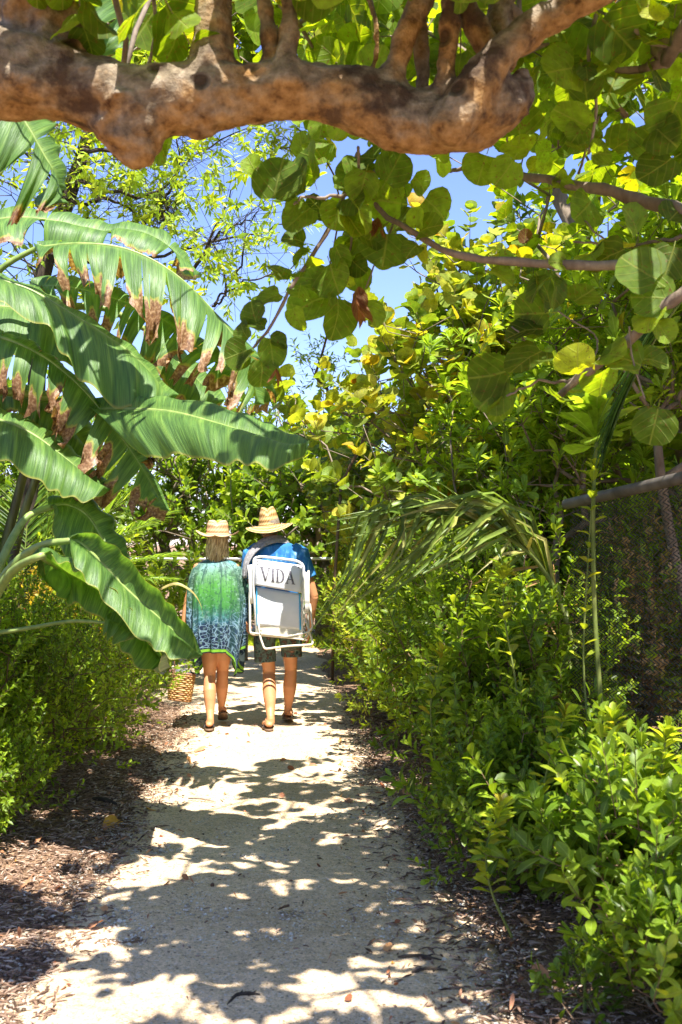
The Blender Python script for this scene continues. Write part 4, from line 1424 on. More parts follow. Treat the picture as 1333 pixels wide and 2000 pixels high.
T_R = T_RM
ygr = 'sea grape trees'
tree('sea_grape_tree', 'yellowing sea grape tree with round leaves at the middle right above the hedge', (1.15, 9.6, 0), (1.25, 1.2, 1.75), 400, 8, .125, T_R, 'grape_yellow', 201, 2.75, mid_ok, ygr, L=.3, rtip=.004, rand=.6, lump=.35, gaps=.12)
tree('sea_grape_tree', 'distant sea grape bush with yellow round leaves left of the dry palm frond', (.75, 14.2, 0), (1.3, 1.2, 1.35), 330, 8, .13, T_R, 'grape_yellow', 202, 1.9, mid_ok, ygr, L=.3, rtip=.004, rand=.6, lump=.3)
tree('sea_grape_tree', 'dense green sea grape tree at the upper right behind the forked limb', (2.6, 8.2, 0), (1.7, 1.5, 1.9), 300, 8, .14, T_R, 'grape', 203, 3.9, mid_ok, ygr, L=.3, rtip=.005, rand=.6, lump=.35, gaps=.3)
# branch of the airy yellow sprig reaching left
# tall rosette-leaved shrubs (sea lettuce) between path and fence and behind it
ros = [
    ((2.25, 7.1), (.85, .8, .85), 3.0, 330, 'tall fleshy leaved shrub rising beside the fence rail at the right'),
    ((1.50, 7.7), (.55, .7, .80), 2.45, 260, 'leafy shrub with pale rosettes just above the left end of the fence rail'),
    ((1.25, 8.6), (.8, .9, 1.1), 1.9, 340, 'tall fleshy leaved shrub behind the arching palm frond'),
    ((2.5, 9.8), (1.1, 1.2, 1.6), 2.7, 420, 'large fleshy leaved shrub behind the fence at the right'),
    ((2.55, 6.2), (.8, 1.0, 1.1), 3.5, 240, 'high leafy shoots at the right picture edge above the thin branch'),
]
for i, (xy, rad, zc, n, lab) in enumerate(ros):
    tree('sea_lettuce_shrub', lab, (xy[0], xy[1], 0), rad, n, 13, .115, T_SPA, 'rosette', 220 + i, zc, mid_ok, 'sea lettuce shrubs on the right', L=.16, th=.7, rtip=.0026, rosette=.45, rand=.45, lump=.35, bark='bark', gaps=.1)

# hedge between path and fence
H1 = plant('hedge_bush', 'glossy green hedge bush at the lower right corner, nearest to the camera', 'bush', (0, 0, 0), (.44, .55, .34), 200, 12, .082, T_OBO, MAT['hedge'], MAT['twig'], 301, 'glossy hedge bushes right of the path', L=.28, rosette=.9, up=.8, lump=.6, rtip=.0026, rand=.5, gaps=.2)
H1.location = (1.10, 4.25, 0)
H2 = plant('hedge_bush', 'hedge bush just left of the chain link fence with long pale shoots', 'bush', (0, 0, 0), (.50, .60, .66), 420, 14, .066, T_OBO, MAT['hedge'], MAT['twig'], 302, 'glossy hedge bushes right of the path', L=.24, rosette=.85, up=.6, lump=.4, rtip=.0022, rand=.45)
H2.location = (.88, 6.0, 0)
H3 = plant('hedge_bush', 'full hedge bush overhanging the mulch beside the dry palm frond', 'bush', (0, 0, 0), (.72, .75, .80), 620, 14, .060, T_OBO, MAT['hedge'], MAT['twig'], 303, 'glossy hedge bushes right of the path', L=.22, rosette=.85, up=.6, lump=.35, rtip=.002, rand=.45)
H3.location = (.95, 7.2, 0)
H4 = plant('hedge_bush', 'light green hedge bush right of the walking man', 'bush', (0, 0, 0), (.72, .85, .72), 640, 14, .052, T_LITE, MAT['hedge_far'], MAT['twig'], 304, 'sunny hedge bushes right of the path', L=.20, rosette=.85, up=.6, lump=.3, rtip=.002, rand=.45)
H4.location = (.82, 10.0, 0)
g1, g2 = 'glossy hedge bushes right of the path', 'sunny hedge bushes right of the path'
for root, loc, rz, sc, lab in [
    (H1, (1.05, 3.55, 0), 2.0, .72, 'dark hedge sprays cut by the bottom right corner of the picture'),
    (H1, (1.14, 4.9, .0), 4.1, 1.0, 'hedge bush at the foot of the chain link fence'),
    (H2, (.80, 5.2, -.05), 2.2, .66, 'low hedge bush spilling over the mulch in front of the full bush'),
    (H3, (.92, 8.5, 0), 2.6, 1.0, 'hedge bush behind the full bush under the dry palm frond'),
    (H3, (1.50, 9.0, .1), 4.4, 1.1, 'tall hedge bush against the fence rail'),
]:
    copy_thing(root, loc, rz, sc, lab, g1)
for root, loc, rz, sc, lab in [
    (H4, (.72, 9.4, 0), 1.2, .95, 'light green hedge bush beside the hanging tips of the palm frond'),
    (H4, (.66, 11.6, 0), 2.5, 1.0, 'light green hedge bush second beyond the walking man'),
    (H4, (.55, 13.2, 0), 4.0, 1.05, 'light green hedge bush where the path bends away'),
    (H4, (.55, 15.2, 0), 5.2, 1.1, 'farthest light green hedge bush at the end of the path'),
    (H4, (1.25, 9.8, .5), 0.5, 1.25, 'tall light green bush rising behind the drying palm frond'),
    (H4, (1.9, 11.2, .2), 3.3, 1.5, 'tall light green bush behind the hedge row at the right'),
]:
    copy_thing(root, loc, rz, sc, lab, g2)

# small seedling in front, lower right
sdl = plant('seedling', 'small low green seedling growing from the mulch at the bottom right', 'seedling', (.80, 3.78, -.03), (.15, .14, .14), 34, 8, .040, T_OBO, MAT['hedge'], MAT['green_stem'], 330, L=.07, rtip=.0016, up=.3)
# tall pale shoots standing up in front of the hedge
rng = np.random.default_rng(41)
for i, (pts, lab) in enumerate([
    ([(1030, 1540, 5.3), (1010, 1350), (985, 1200), (985, 1130)], 'tall pale leafy shoot standing up from the hedge below the palm frond'),
    ([(1150, 1440, 5.2), (1140, 1280), (1150, 1080), (1160, 930)], 'second tall pale shoot nearer to the fence'),
    ([(1250, 1700, 4.5), (1215, 1560), (1205, 1480), (1200, 1420)], 'pale leafy shoot in front of the foot of the fence'),
    ([(880, 1600, 5.6), (850, 1480), (842, 1370), (860, 1290)], 'slender leafy shoot leaning over the path side of the hedge'),
    ([(940, 1480, 6.0), (925, 1330), (935, 1230), (950, 1150)], 'leafy shoot rising in front of the drooping frond tips'),
    ([(1090, 1700, 4.6), (1060, 1580), (1075, 1480), (1100, 1410)], 'leafy shoot standing above the nearest hedge bush on its left'),
    ([(1290, 1720, 4.2), (1300, 1600), (1290, 1520), (1300, 1450)], 'leafy shoot at the right picture edge below the fence'),
    ([(1000, 1830, 4.2), (960, 1740), (950, 1660), (970, 1600)], 'leafy shoot leaning out of the nearest hedge bush towards the path')]):
    P = spline(WL(pts, pts[0][2]), 20)
    rt = empty('leafy_shoot', P[0], lab, 'shoot', 'pale shoots in the hedge')
    sm, lm = MB(), MB()
    tube(sm, P, np.linspace(.006, .003, 20), 6)
    Q = P[6:]
    Dq = nz(np.gradient(P, axis=0))[6:]
    az = np.arange(len(Q)) * 2.4
    rad = np.stack([np.cos(az), np.sin(az), np.zeros(len(Q))], 1)
    for s in (1, -1):
        add_leaves(lm, T_OBO, Q, rad * s + Dq * .5 + rng.normal(0, .15, Q.shape), Dq + [0, -.2, .6], rng.uniform(.065, .09, len(Q)), rng, rng.uniform(.55, 1, len(Q)))
    shoots(lm, None, Q[-2:], Dq[-2:], .05, 8, .07, T_OBO, rng, .5, rbias=.2)
    sm.build('stem', MAT['green_stem'], rt, True); lm.build('foliage', MAT['hedge_far'], rt)
# fleshy rosette plant with a long pale cane, in front of the fence
cane = empty('sea_lettuce_shrub', W(1165, 1500, 5.2), 'long pale green cane topped by a rosette of narrow leaves beside the fence', 'shrub')
sm, lm = MB(), MB()
P = spline(WL([(1190, 1560), (1172, 1350), (1160, 1150), (1160, 950), (1166, 860)], 5.2), 24)
tube(sm, P, np.linspace(.013, .008, 24), 8)
shoots(lm, None, P[-3:], np.tile([[0, 0, 1.]], (3, 1)), .10, 12, .22, T_SPA, rng, .6, rbias=.1, open_=(80, 20))
sm.build('stem', MAT['green_stem'], cane, True); lm.build('foliage', MAT['rosette'], cane)

# drying palm frond arching over the path
pf = empty('palm', W(1110, 1500, 6.0), 'drying coconut palm frond arching out of the hedge and drooping towards the man', 'palm')
rng = np.random.default_rng(12)
lm, sm = MB(), MB()
RP = spline(WL([(1150, 1420, 6.3), (1110, 1230, 6.2), (1060, 1110, 6.1), (985, 1045, 6.0), (900, 1010, 5.9), (830, 1003, 5.85)]), 40)
tube(sm, RP, np.linspace(.020, .005, 40), 7)


def blade_leaf(P, wd, rv):
    P = spline(P, 9)
    t = np.linspace(0, 1, 9)
    wv = wd * (.35 + .65 * np.sin(np.clip(t * 1.25 + .08, 0, 1) * math.pi) ** .6) * (1 - t ** 3) + .0006
    tg_ = np.gradient(P, axis=0)
    sd_ = nz(np.cross(tg_, np.array([0, -1, .5]) + rng.normal(0, .5, 3)))
    up_ = nz(np.cross(sd_, tg_))
    G = np.stack([P - sd_ * wv[:, None] + up_ * wv[:, None] * .6, P, P + sd_ * wv[:, None] + up_ * wv[:, None] * .6], 1)
    uvs = np.zeros(G.shape[:2] + (2,)); uvs[:, 0, 0] = -1; uvs[:, 2, 0] = 1
    tt = np.zeros(G.shape[:2] + (3,)); tt[..., 0] = rv; tt[..., 1] = rng.random()
    grid(lm, G, uvs, tt)


for k_ in range(72):
    u = rng.uniform(.32, 1.0)
    i_ = int(u * 39)
    b_ = RP[i_]
    v_ = rng.random()
    # tips fan from the level of the hat down to the man's elbow
    if v_ < .72:
        tx, ty = 598 + 230 * rng.random() ** 1.7, 0
        ty = np.interp(tx, [600, 660, 720, 780, 840], [1215, 1165, 1115, 1085, 1060]) + rng.normal(0, 22)
    else:
        tx, ty = rng.uniform(585, 800), rng.uniform(985, 1045)
    tx += (1 - u) * 70; ty += (1 - u) * 40
    e_ = W(tx, ty, 5.75 + rng.normal(0, .18))
    d_ = nz(RP[min(39, i_ + 2)] - RP[i_ - 2])
    L_ = np.linalg.norm(e_ - b_)
    m1 = b_ + d_ * L_ * .38 + rng.normal(0, .018, 3)
    m2 = b_ * .28 + e_ * .72 + np.array([0, 0, .10 * L_]) + rng.normal(0, .02, 3)
    blade_leaf([b_, m1, m2, e_], rng.uniform(.009, .016), min(1, rng.random() ** 1.2 * .8))
for k_ in range(16):      # short stubs and broken pieces along the older half
    u = rng.uniform(.12, .7); b_ = RP[int(u * 39)]
    e_ = b_ + np.array([rng.normal(-.18, .14), rng.normal(-.1, .15), rng.uniform(-.38, .22)])
    blade_leaf([b_, b_ * .5 + e_ * .5 + [0, 0, .05], e_], .009, rng.uniform(.4, 1))
frond(lm, sm, WL([(1150, 1420, 6.5), (1080, 1200, 6.8), (1000, 1080, 7.0), (900, 1015, 7.2), (800, 1000, 7.4)]), 14, .70, rng, droop=.5, spread=.34, w=.009, r0=.012, hang=.22, rmul=1.0, fwd=.9)
sm.build('rachis', MAT['green_stem'], pf, True)
lm.build('leaflets', MAT['dry_palm'], pf)
# dark hanging palm leaf at the far right
pf2 = empty('palm', W(1400, 500, 5.0), 'dark narrow palm leaf hanging down at the right picture edge', 'palm')
lm, sm = MB(), MB()
frond(lm, sm, WL([(1480, 470, 4.9), (1400, 520, 4.9), (1330, 590, 4.9), (1270, 680, 4.9), (1220, 780, 4.9), (1190, 860, 4.9)]), 26, .50, rng, droop=.4, spread=.12, w=.010, r0=.010, hang=.5, r=.02, fwd=1.2)
sm.build('rachis', MAT['green_stem'], pf2, True)
lm.build('leaflets', MAT['palm'], pf2)
# thin dry frond beside the woman
pf3 = empty('dry_frond', W(200, 1180, 8.0), 'thin curling brown leaf blade in front of the green dress', 'dry frond')
lm = MB()
for pts in ([(290, 1165), (315, 1150), (345, 1140), (375, 1155), (392, 1180), (397, 1205)],):
    P = spline(WL(pts, 8.2), 20)
    wv = .008 * np.sin(np.linspace(.2, 1, 20) * math.pi) + .001
    G = np.stack([P - np.array([0, .4, 1]) * wv[:, None], P + [0, 0, .004], P + np.array([0, .4, 1]) * wv[:, None]], 1)
    tt = np.zeros(G.shape[:2] + (3,)); tt[..., 0] = .85; tt[..., 1] = .7
    grid(lm, G, None, tt)
lm.build('blade', MAT['dry_palm'], pf3)

# tall sea grape whose crown fills the view above the limb
rg_ = np.random.default_rng(55)
tp_ = zone(700, (-3.6, 3.2), (9.8, 12.8), (.395, .53), 56)
tp_[:, 2] = 1.55 + tp_[:, 1] * tp_[:, 2]
tp_ -= [2.7, 11.6, 0]
plant('sea_grape_tree', 'tall sea grape tree whose crown shows above the limb between its upright shoots', 'tree', (2.7, 11.6, 0), (1, 1, 1), 1, 8, .17, T_RM, MAT['grape'], MAT['bark'], 57, 'sea grape trees', L=.3, zc=6.0, pts=tp_,
      part='crown', spart='trunk', rtip=.006, trunk=[(0, 0, -.1), (.05, 0, 1.5), (-.05, 0, 3.0), (-.1, 0, 4.4), (-.5, 0, 5.2)], step=.35, rand=.6, p=.42, rbias=.1)

# ------------------------------------------------------------------ far trees
FT1 = tree('broadleaf_tree', 'dense dark green tree behind the wire fence straight above the woman', (0, 0, 0), (2.0, 1.8, 1.75), 760, 12, .15, T_LITE, 'far', 401, 1.95, None, 'trees beyond the end of the path', L=.35, rtip=.007, lump=.35, rand=.5)
FT1.location = (-2.6, 19.5, 0)
FT2 = tree('broadleaf_tree', 'leafy green tree behind the walking man where the path ends', (0, 0, 0), (1.7, 1.6, 1.6), 640, 10, .17, T_OBO, 'far', 402, 1.8, None, 'trees beyond the end of the path', L=.35, rtip=.007, lump=.4, rand=.5)
FT2.location = (-.3, 18.2, 0); FT2.scale = (1.12, 1.12, 1.12); FT1.scale = (1.1, 1.1, 1.1)
for root, loc, rz, sc, lab in [
    (FT2, (-4.6, 17.2, 0), 2.2, .95, 'leafy tree behind the banana leaves left of the fence'),
    (FT1, (-6.8, 18.5, 0), 1.1, 1.25, 'tall dense tree at the far left behind the banana plants'),
    (FT1, (1.9, 19.0, 0), 3.4, 1.05, 'dense tree seen between the man and the palm frond'),
    (FT2, (4.4, 17.0, 0), 4.3, 1.5, 'tall leafy tree far behind the hedge on the right'),
    (FT1, (-9.5, 16.0, 0), 5.0, 1.5, 'dense tree beyond the left picture edge'),
    (FT1, (6.8, 14.2, 0), 2.0, 1.6, 'dense tree deep behind the chain link fence'),
    (FT2, (-6.2, 12.4, 0), .7, 1.3, 'leafy tree low behind the left shrubs'),
    (FT2, (-5.0, 9.0, 0), 3.9, 1.0, 'leafy tree close behind the tall banana plant'),
    (FT2, (4.6, 10.5, 0), 5.5, 1.25, 'leafy tree behind the fence at the right picture edge'),
    (FT1, (4.3, 7.3, 0), .4, .9, 'shaded leafy tree just behind the chain link fence'),
    (FT1, (3.4, 13.4, 0), 1.4, 1.35, 'dense tree rising behind the yellowing sea grape'),
]:
    copy_thing(root, loc, rz, sc, lab, 'trees beyond the end of the path')
for i, (px, h) in enumerate([(-20, 0)]):
    pass
# brown litter slope behind the fence: dry undergrowth
plant('undergrowth_bush', 'tangle of green and dry brown leaves seen through the chain link fence', 'bush', (2.15, 7.7, 0), (.75, .9, .85), 520, 10, .07, T_OBO, MAT['under'], MAT['twig'], 501, L=.25, rand=.6)
# ------------------------------------------------------------------ chain link fence on the right
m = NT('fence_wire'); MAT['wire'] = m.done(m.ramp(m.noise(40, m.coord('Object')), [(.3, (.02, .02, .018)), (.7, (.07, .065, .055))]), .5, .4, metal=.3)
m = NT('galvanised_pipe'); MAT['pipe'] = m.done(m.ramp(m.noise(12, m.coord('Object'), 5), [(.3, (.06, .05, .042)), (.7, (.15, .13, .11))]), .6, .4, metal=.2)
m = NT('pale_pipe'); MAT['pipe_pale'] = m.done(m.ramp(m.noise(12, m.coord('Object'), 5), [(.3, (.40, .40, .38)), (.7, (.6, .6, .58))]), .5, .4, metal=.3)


def fence(name, lab, A, B, h, dia, wire, mat, pmat, post_every=3.0, rail=.021, z0=.02, group='chain link fences', h2=None, open_end=False):
    h2 = h if h2 is None else h2
    A, B = np.array(A, float), np.array(B, float)
    root = empty(name, (*A[:2], 0), lab, 'fence', group)
    L = np.linalg.norm(B - A); u = (B - A) / L; nrm = np.array([-u[1], u[0], 0])
    nw = int(L / dia); nh = int((h - z0) / dia)
    mb = MB()
    z = z0 + np.arange(nh * 2 + 1) * (h - z0) / (nh * 2)
    for k in range(nw):
        zig = (np.arange(len(z)) % 2) * 2 - 1
        base = (k + .5) * dia
        s = base + zig * dia * .5
        sag = .012 * fb(k * .12, 1.1)
        P = A[None] * [1, 1, 0] + u * s[:, None] + nrm * (zig * .003 + sag)[:, None]
        P[:, 2] = z0 + (z - z0) * ((h + (h2 - h) * s / L) - z0) / (h - z0)
        # rounded crossing: straight wires joined by tight bends
        quick_tubes(mb, P[:-1], P[1:], wire, wire, 4)
    mb.build('mesh', mat, root)
    rb = MB()
    tube(rb, spline([A + [0, 0, h], (A + B) / 2 + [0, 0, (h + h2) / 2 - .01], B + [0, 0, h2]], 8), [rail] * 8, 12)
    rb.build('rail', pmat, root, True)
    n = int(L / post_every) + 1
    for k in range(n if open_end else n + 1):
        s = min(L, .35 + k * post_every)
        pb = MB()
        c = A * [1, 1, 0] + u * s + nrm * .04
        tube(pb, [c + [0, 0, -.1], c + [0, 0, h * .5], c + [0, 0, h + .02]], [.026] * 3, 12)
        pb.build('post', pmat, root, True)
    return root


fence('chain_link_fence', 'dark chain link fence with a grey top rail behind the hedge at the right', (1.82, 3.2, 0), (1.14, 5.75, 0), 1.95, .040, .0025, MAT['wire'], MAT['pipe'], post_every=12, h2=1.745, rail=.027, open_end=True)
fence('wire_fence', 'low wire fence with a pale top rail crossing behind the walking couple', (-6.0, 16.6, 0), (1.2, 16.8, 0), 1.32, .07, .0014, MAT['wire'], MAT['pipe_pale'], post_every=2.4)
# weathered wooden post beside the end of the path
m = NT('weathered_wood')
wood = m.done(m.ramp(m.noise(1, m.mapping(m.coord('Object'), (60, 60, 5)), 4), [(.3, (.22, .17, .12)), (.7, (.45, .38, .29))]), .9, .1)
for (px, lab) in ((478, 'weathered wooden post standing between the man and the woman'), (1120, None)):
    if lab is None:
        continue
    c = W(px, 1275, 15.0)
    pb = MB()
    box(pb, (c[0], c[1], .29), (.085, .085, .68))
    box(pb, (c[0], c[1], .645), (.105, .105, .03))
    o = pb.build('wooden_post', wood)
    tag(o, lab, 'post')
# short grass where the path ends
rng = np.random.default_rng(6)
gb = MB()
N = 5000
x = rng.uniform(-3.2, .3, N); y = rng.uniform(17.0, 18.6, N)
B_ = np.stack([x, y, np.full(N, -.02)], 1)
Dg = nz(rng.normal(0, .4, (N, 3)) * [1, 1, 0] + [0, 0, 1])
add_leaves(gb, T_LITN, B_, Dg, rng.normal(size=(N, 3)) * [1, 1, 0], rng.uniform(.06, .14, N), rng)
tag(gb.build('grass', MAT['airy']), 'sunlit short grass at the far end of the path', 'grass', kind='stuff')

# ------------------------------------------------------------------ fallen leaves and twigs on the ground
rng = np.random.default_rng(15)
m = NT('fallen_leaf')
r_, g_, b_ = m.attr()
nn_ = m.noise(30, m.coord('Object'), 4)
fc = m.ramp(r_, [(0, (.62, .30, .03)), (.5, (.55, .27, .14)), (.8, (.30, .10, .04)), (1, (.10, .05, .03))])
fallen = m.done(m.mix(.5, fc, m.ramp(nn_, [(.3, .5), (.6, 1.2)]), 'MULTIPLY'), .6, .3, None, fc, .15)


def ground_pt(px, py):
    ca, sa = math.cos(PITCH), math.sin(PITCH)
    dx, dz = (px - 666.5) / FPX, (1000 - py) / FPX
    d = np.array([dx, ca - dz * sa, sa + dz * ca])
    t = -CAMH / d[2]
    p = np.array([0, 0, CAMH]) + d * t
    p[2] = max(gz(p[0], p[1]), .004)
    return p


for (px, py, sz, r, tm, lab) in [
    (236, 1606, .085, .02, 0, 'curled yellow orange leaf lying on the dark mulch near the shrub'),
    (52, 1742, .085, .5, 1, 'pinkish tan leaf on the mulch at the left picture edge'),
    (103, 1746, .04, .78, 2, 'tiny red brown leaf right of the pinkish leaf on the mulch'),
    (382, 1468, .07, .55, 1, 'small orange leaf at the path edge below the woman'),
    (294, 1588, .05, .03, 3, 'small yellow leaf where mulch meets sand'),
    (175, 1822, .06, .6, 2, 'flat tan leaf on the gravel at the lower left'),
    (600, 1500, .06, .72, 1, 'brown leaf in the sunny middle of the path'),
    (540, 1785, .05, .98, 2, 'small dark leaf in the shaded middle of the path'),
    (1150, 1786, .085, .58, 3, 'orange brown leaf under the hedge at the lower right'),
    (1053, 1923, .05, .55, 1, 'pale brown leaf left of the small seedling'),
    (905, 1565, .08, .45, 0, 'tan leaf lying beneath the hedge on the right'),
    (858, 1672, .035, .97, 1, 'dark blue black leaf scrap at the right path edge'),
    (20, 1590, .11, .3, 2, 'large yellow brown leaf under the bright sprig at the left edge'),
]:
    g = MB()
    P = ground_pt(px, py) + [0, 0, .012]
    a = rng.uniform(0, 6.28)
    add_leaves(g, T_RND[tm], [P], [(math.cos(a), math.sin(a), .18)], [(rng.normal(0, .35), -.35 + rng.normal(0, .2), 1)], sz * 1.15, rng, [r], bend=1.6)
    tag(g.build('fallen_leaf', fallen, None, True), lab, 'fallen leaf', 'fallen leaves on the ground')
for (px, py, L, a, lab) in [(395, 1568, .20, -.5, 'pale broken stick lying on the mulch left of the path'), (205, 1570, .22, -.7, 'short thick tan stick on the dark mulch below the shrub'), (480, 1955, .10, .3, 'little dark twig near the bottom edge of the path'),
                           (460, 1960, .12, 1.2, 'forked dark twig on the shaded sand at the bottom'), (820, 1880, .16, -.2, 'dark twig in the shade at the right side of the path'), (840, 1905, .13, .15, 'second dark twig just below it on the right side of the path')]:
    P = ground_pt(px, py) + [0, 0, .012]
    d = np.array([math.cos(a), math.sin(a), 0]) * L / 2
    g = MB()
    tube(g, spline([P - d, P + [0, .012, .006], P + d], 7), np.array([.6, 1, .9, 1.05, .9, .7, .4]) * (.014 if 'tan' in lab else .006), 6)
    tube(g, spline([P + d * .2, P + d * .5 + [0.01, L * .15, .01]], 4), [.004, .003, .003, .002], 5)
    tag(g.build('stick', MAT['bark'] if 'dark' not in lab else MAT['dark_bark'], None, True), lab, 'stick', 'twigs on the ground')

# small dry leaf litter blown over the path edges
rng = np.random.default_rng(71)
N = 420
y_ = 3.3 + 7.5 * rng.random(N) ** 1.3
l_e, r_e = path_edges(y_)
x_ = np.where(rng.random(N) < .5, l_e - .15 + rng.normal(0, .35, N), r_e + .15 + rng.normal(0, .38, N))
P_ = np.stack([x_, y_, [max(gz(a, b), .004) + .012 for a, b in zip(x_, y_)]], 1)
lb = MB()
az_ = rng.uniform(0, 6.28, N)
h2_ = N // 2
for tmx, sl_ in ((T_OBO, slice(0, h2_)), (T_LAN, slice(h2_, h2_ + 120)), (T_RM[1], slice(h2_ + 120, N))):
    n_ = len(P_[sl_])
    add_leaves(lb, tmx, P_[sl_], np.stack([np.cos(az_[sl_]), np.sin(az_[sl_]), rng.uniform(0, .3, n_)], 1), rng.normal(0, .4, (n_, 3)) + [0, 0, 1], rng.uniform(.018, .05, n_), rng, rng.beta(2, 1.2, n_), bend=2.0)
tag(lb.build('leaf_litter', fallen), 'small dry brown and yellow leaf litter strewn along the path edges', 'leaf litter', kind='stuff')

# ------------------------------------------------------------------ people
m = NT('sun_tanned_skin')
sk = m.ramp(m.noise(9, m.coord('Object'), 4), [(.3, (.46, .20, .085)), (.7, (.60, .28, .13))])
MAT['skin'] = m.done(sk, .5, .4)
MAT['skin'].node_tree.nodes['Principled BSDF'].inputs['Subsurface Weight'].default_value = .08
MAT['skin'].node_tree.nodes['Principled BSDF'].inputs['Subsurface Radius'].default_value = (.02, .008, .004)


def ellipse_ring(c, rx, ry, k=28, pw=2.4, tilt=(0, 0)):
    a = np.arange(k) * 2 * math.pi / k
    ca, sa = np.cos(a), np.sin(a)
    x = np.sign(ca) * np.abs(ca) ** (2 / pw) * rx
    y = np.sign(sa) * np.abs(sa) ** (2 / pw) * ry
    return np.stack([c[0] + x, c[1] + y, c[2] + x * tilt[0] + y * tilt[1]], 1)


def hand(mb, wrist, d, palm, side, curl, s=1.0, spread=.10):
    """palm slab, five separate fingers; d points to the finger tips, palm is the palm normal, side points to the thumb"""
    d, palm = nz(d), nz(palm)
    side = nz(np.cross(d, palm)) * np.sign(np.dot(np.cross(d, palm), side))
    K = wrist + d * .088 * s
    P = [wrist - d * .02 * s, wrist + d * .02 * s, wrist + d * .055 * s, K]
    tube(mb, P, np.array([.026, .034, .040, .038]) * s, 12, True, flat=.42, nrm=palm)
    lens = [.070, .078, .073, .058]
    for i in range(4):
        b = K + side * (.029 - .0195 * i) * s
        dd = nz(d + side * (spread * (1.5 - i)))
        pts = [b - dd * .02 * s, b]
        cdir = dd
        for q, fr in enumerate((.45, .32, .25)):
            ang = curl * (.55 + .35 * q) * (1 + .06 * i)
            cdir = nz(cdir * math.cos(ang) + nz(palm) * math.sin(ang) * 1.0)
            pts.append(pts[-1] + cdir * lens[i] * fr * s)
        tube(mb, pts, np.array([.0085, .009, .0082, .0075, .0062]) * s, 8)
    b = wrist + d * .025 * s + side * .024 * s
    t1 = b + nz(side * .8 + d * .7 + palm * .3) * .034 * s
    t2 = t1 + nz(side * .35 + d * .9 + palm * (.3 + curl * .5)) * .030 * s
    t3 = t2 + nz(d * .9 + palm * (.3 + curl * .7)) * .024 * s
    tube(mb, [b - side * .008 * s, b, t1, t2, t3], np.array([.012, .0125, .011, .010, .0075]) * s, 8)


def foot(mb, ankle, heel, toe, s=1.0):
    """heel and toe on the sole line; foot widens to the ball, five toes"""
    heel, toe, ankle = map(np.asarray, (heel, toe, ankle))
    d = nz(toe - heel)
    up = nz(np.array([0, 0, 1.]) - d * d[2])
    sd_ = np.cross(d, up)
    L = np.linalg.norm(toe - heel)
    P = [heel + d * .02 + up * .030, heel + d * .06 + up * .036, heel + d * L * .45 + up * .034, heel + d * L * .70 + up * .026, heel + d * L * .86 + up * .018]
    tube(mb, P, np.array([.028, .034, .036, .044, .042]) * s, 14, True, flat=.72, nrm=up)
    for i in range(5):
        b = heel + d * L * (.80 - .02 * i) + sd_ * (i - 2) * .0165 * s + up * .016
        tube(mb, [b, b + d * L * (.15 - .012 * i), b + d * L * (.20 - .015 * i) - up * .004], np.array([.0105, .0105, .008]) * (1.25 if i == 0 else 1) * s, 7)
    tube(mb, [ankle + up * .03, ankle, heel + d * .055 + up * .045, heel + d * .05 + up * .03], np.array([.034, .036, .037, .034]) * s, 12)
    tube(mb, [ankle, heel + d * .10 + up * .055, heel + d * L * .55 + up * .036], np.array([.033, .032, .026]) * s, 12)


def sandal(parent, heel, toe, mat, strap_mat, s=1.0):
    heel, toe = np.asarray(heel, float), np.asarray(toe, float)
    d = nz(toe - heel); up = nz(np.array([0, 0, 1.]) - d * d[2]); sd_ = np.cross(d, up)
    L = np.linalg.norm(toe - heel) + .03
    t = np.linspace(0, 1, 22)
    hw = (.034 + .013 * np.sin(np.clip((t - .35) / .65, 0, 1) * math.pi) ** 1.0) * np.clip(np.minimum(t, 1 - t) / .10, .02, 1) ** .5 * s
    c = heel[None] - d * .015 + d * (t * L)[:, None]
    mb = MB()
    rings = []
    for i in range(22):
        w_ = hw[i]
        rings.append([c[i] - sd_ * w_ - up * .002, c[i] + sd_ * w_ - up * .002, c[i] + sd_ * w_ - up * .017, c[i] - sd_ * w_ - up * .017])
    loft(mb, rings)
    o = mb.build('sandal', mat, parent)
    sb = MB()
    a = c[0] + d * L * .72 + up * .004
    for k in (-1, 1):
        tube(sb, spline([a, a - d * .03 + sd_ * k * .024 + up * .03, a - d * .10 + sd_ * k * .042 - up * .002], 8), [.006] * 8, 7, flat=.5)
    sb.build('strap', strap_mat, o, True)
    return o


def head(mb, c, s=1.0, tilt=0.0):
    """skull, jaw, nose, ears and neck root; faces +Y"""
    c = np.asarray(c, float)
    rings = []
    for z, rx, ry, dy in ((-.105, .030, .035, .045), (-.095, .045, .055, .035), (-.07, .058, .075, .020), (-.035, .069, .088, .008), (0, .074, .096, 0), (.04, .076, .098, -.002), (.075, .068, .088, -.005), (.10, .048, .064, -.006), (.113, .020, .028, -.006)):
        rings.append(ellipse_ring(c + np.array([0, dy, z]) * s, rx * s, ry * s, 24, 2.1))
    loft(mb, rings)
    tube(mb, [c + np.array([0, .092, .02]) * s, c + np.array([0, .106, -.005]) * s, c + np.array([0, .116, -.026]) * s, c + np.array([0, .100, -.034]) * s], np.array([.008, .010, .014, .010]) * s, 8)
    for k in (-1, 1):
        tube(mb, [c + np.array([k * .074, -.005, .022]) * s, c + np.array([k * .085, -.018, .012]) * s, c + np.array([k * .083, -.012, -.010]) * s, c + np.array([k * .074, -.002, -.026]) * s], np.array([.010, .014, .012, .008]) * s, 8)
        tube(mb, [c + np.array([k * .048, .082, .025]) * s, c + np.array([k * .015, .092, .028]) * s], np.array([.012, .010]) * s, 8)
    tube(mb, [c + np.array([-.022, .096, -.058]) * s, c + np.array([0, .104, -.056]) * s, c + np.array([.022, .096, -.058]) * s], np.array([.006, .010, .006]) * s, 8)


YP = 9.55


def w(px, py, dy=0.0):
    return W(px, py, YP + dy)


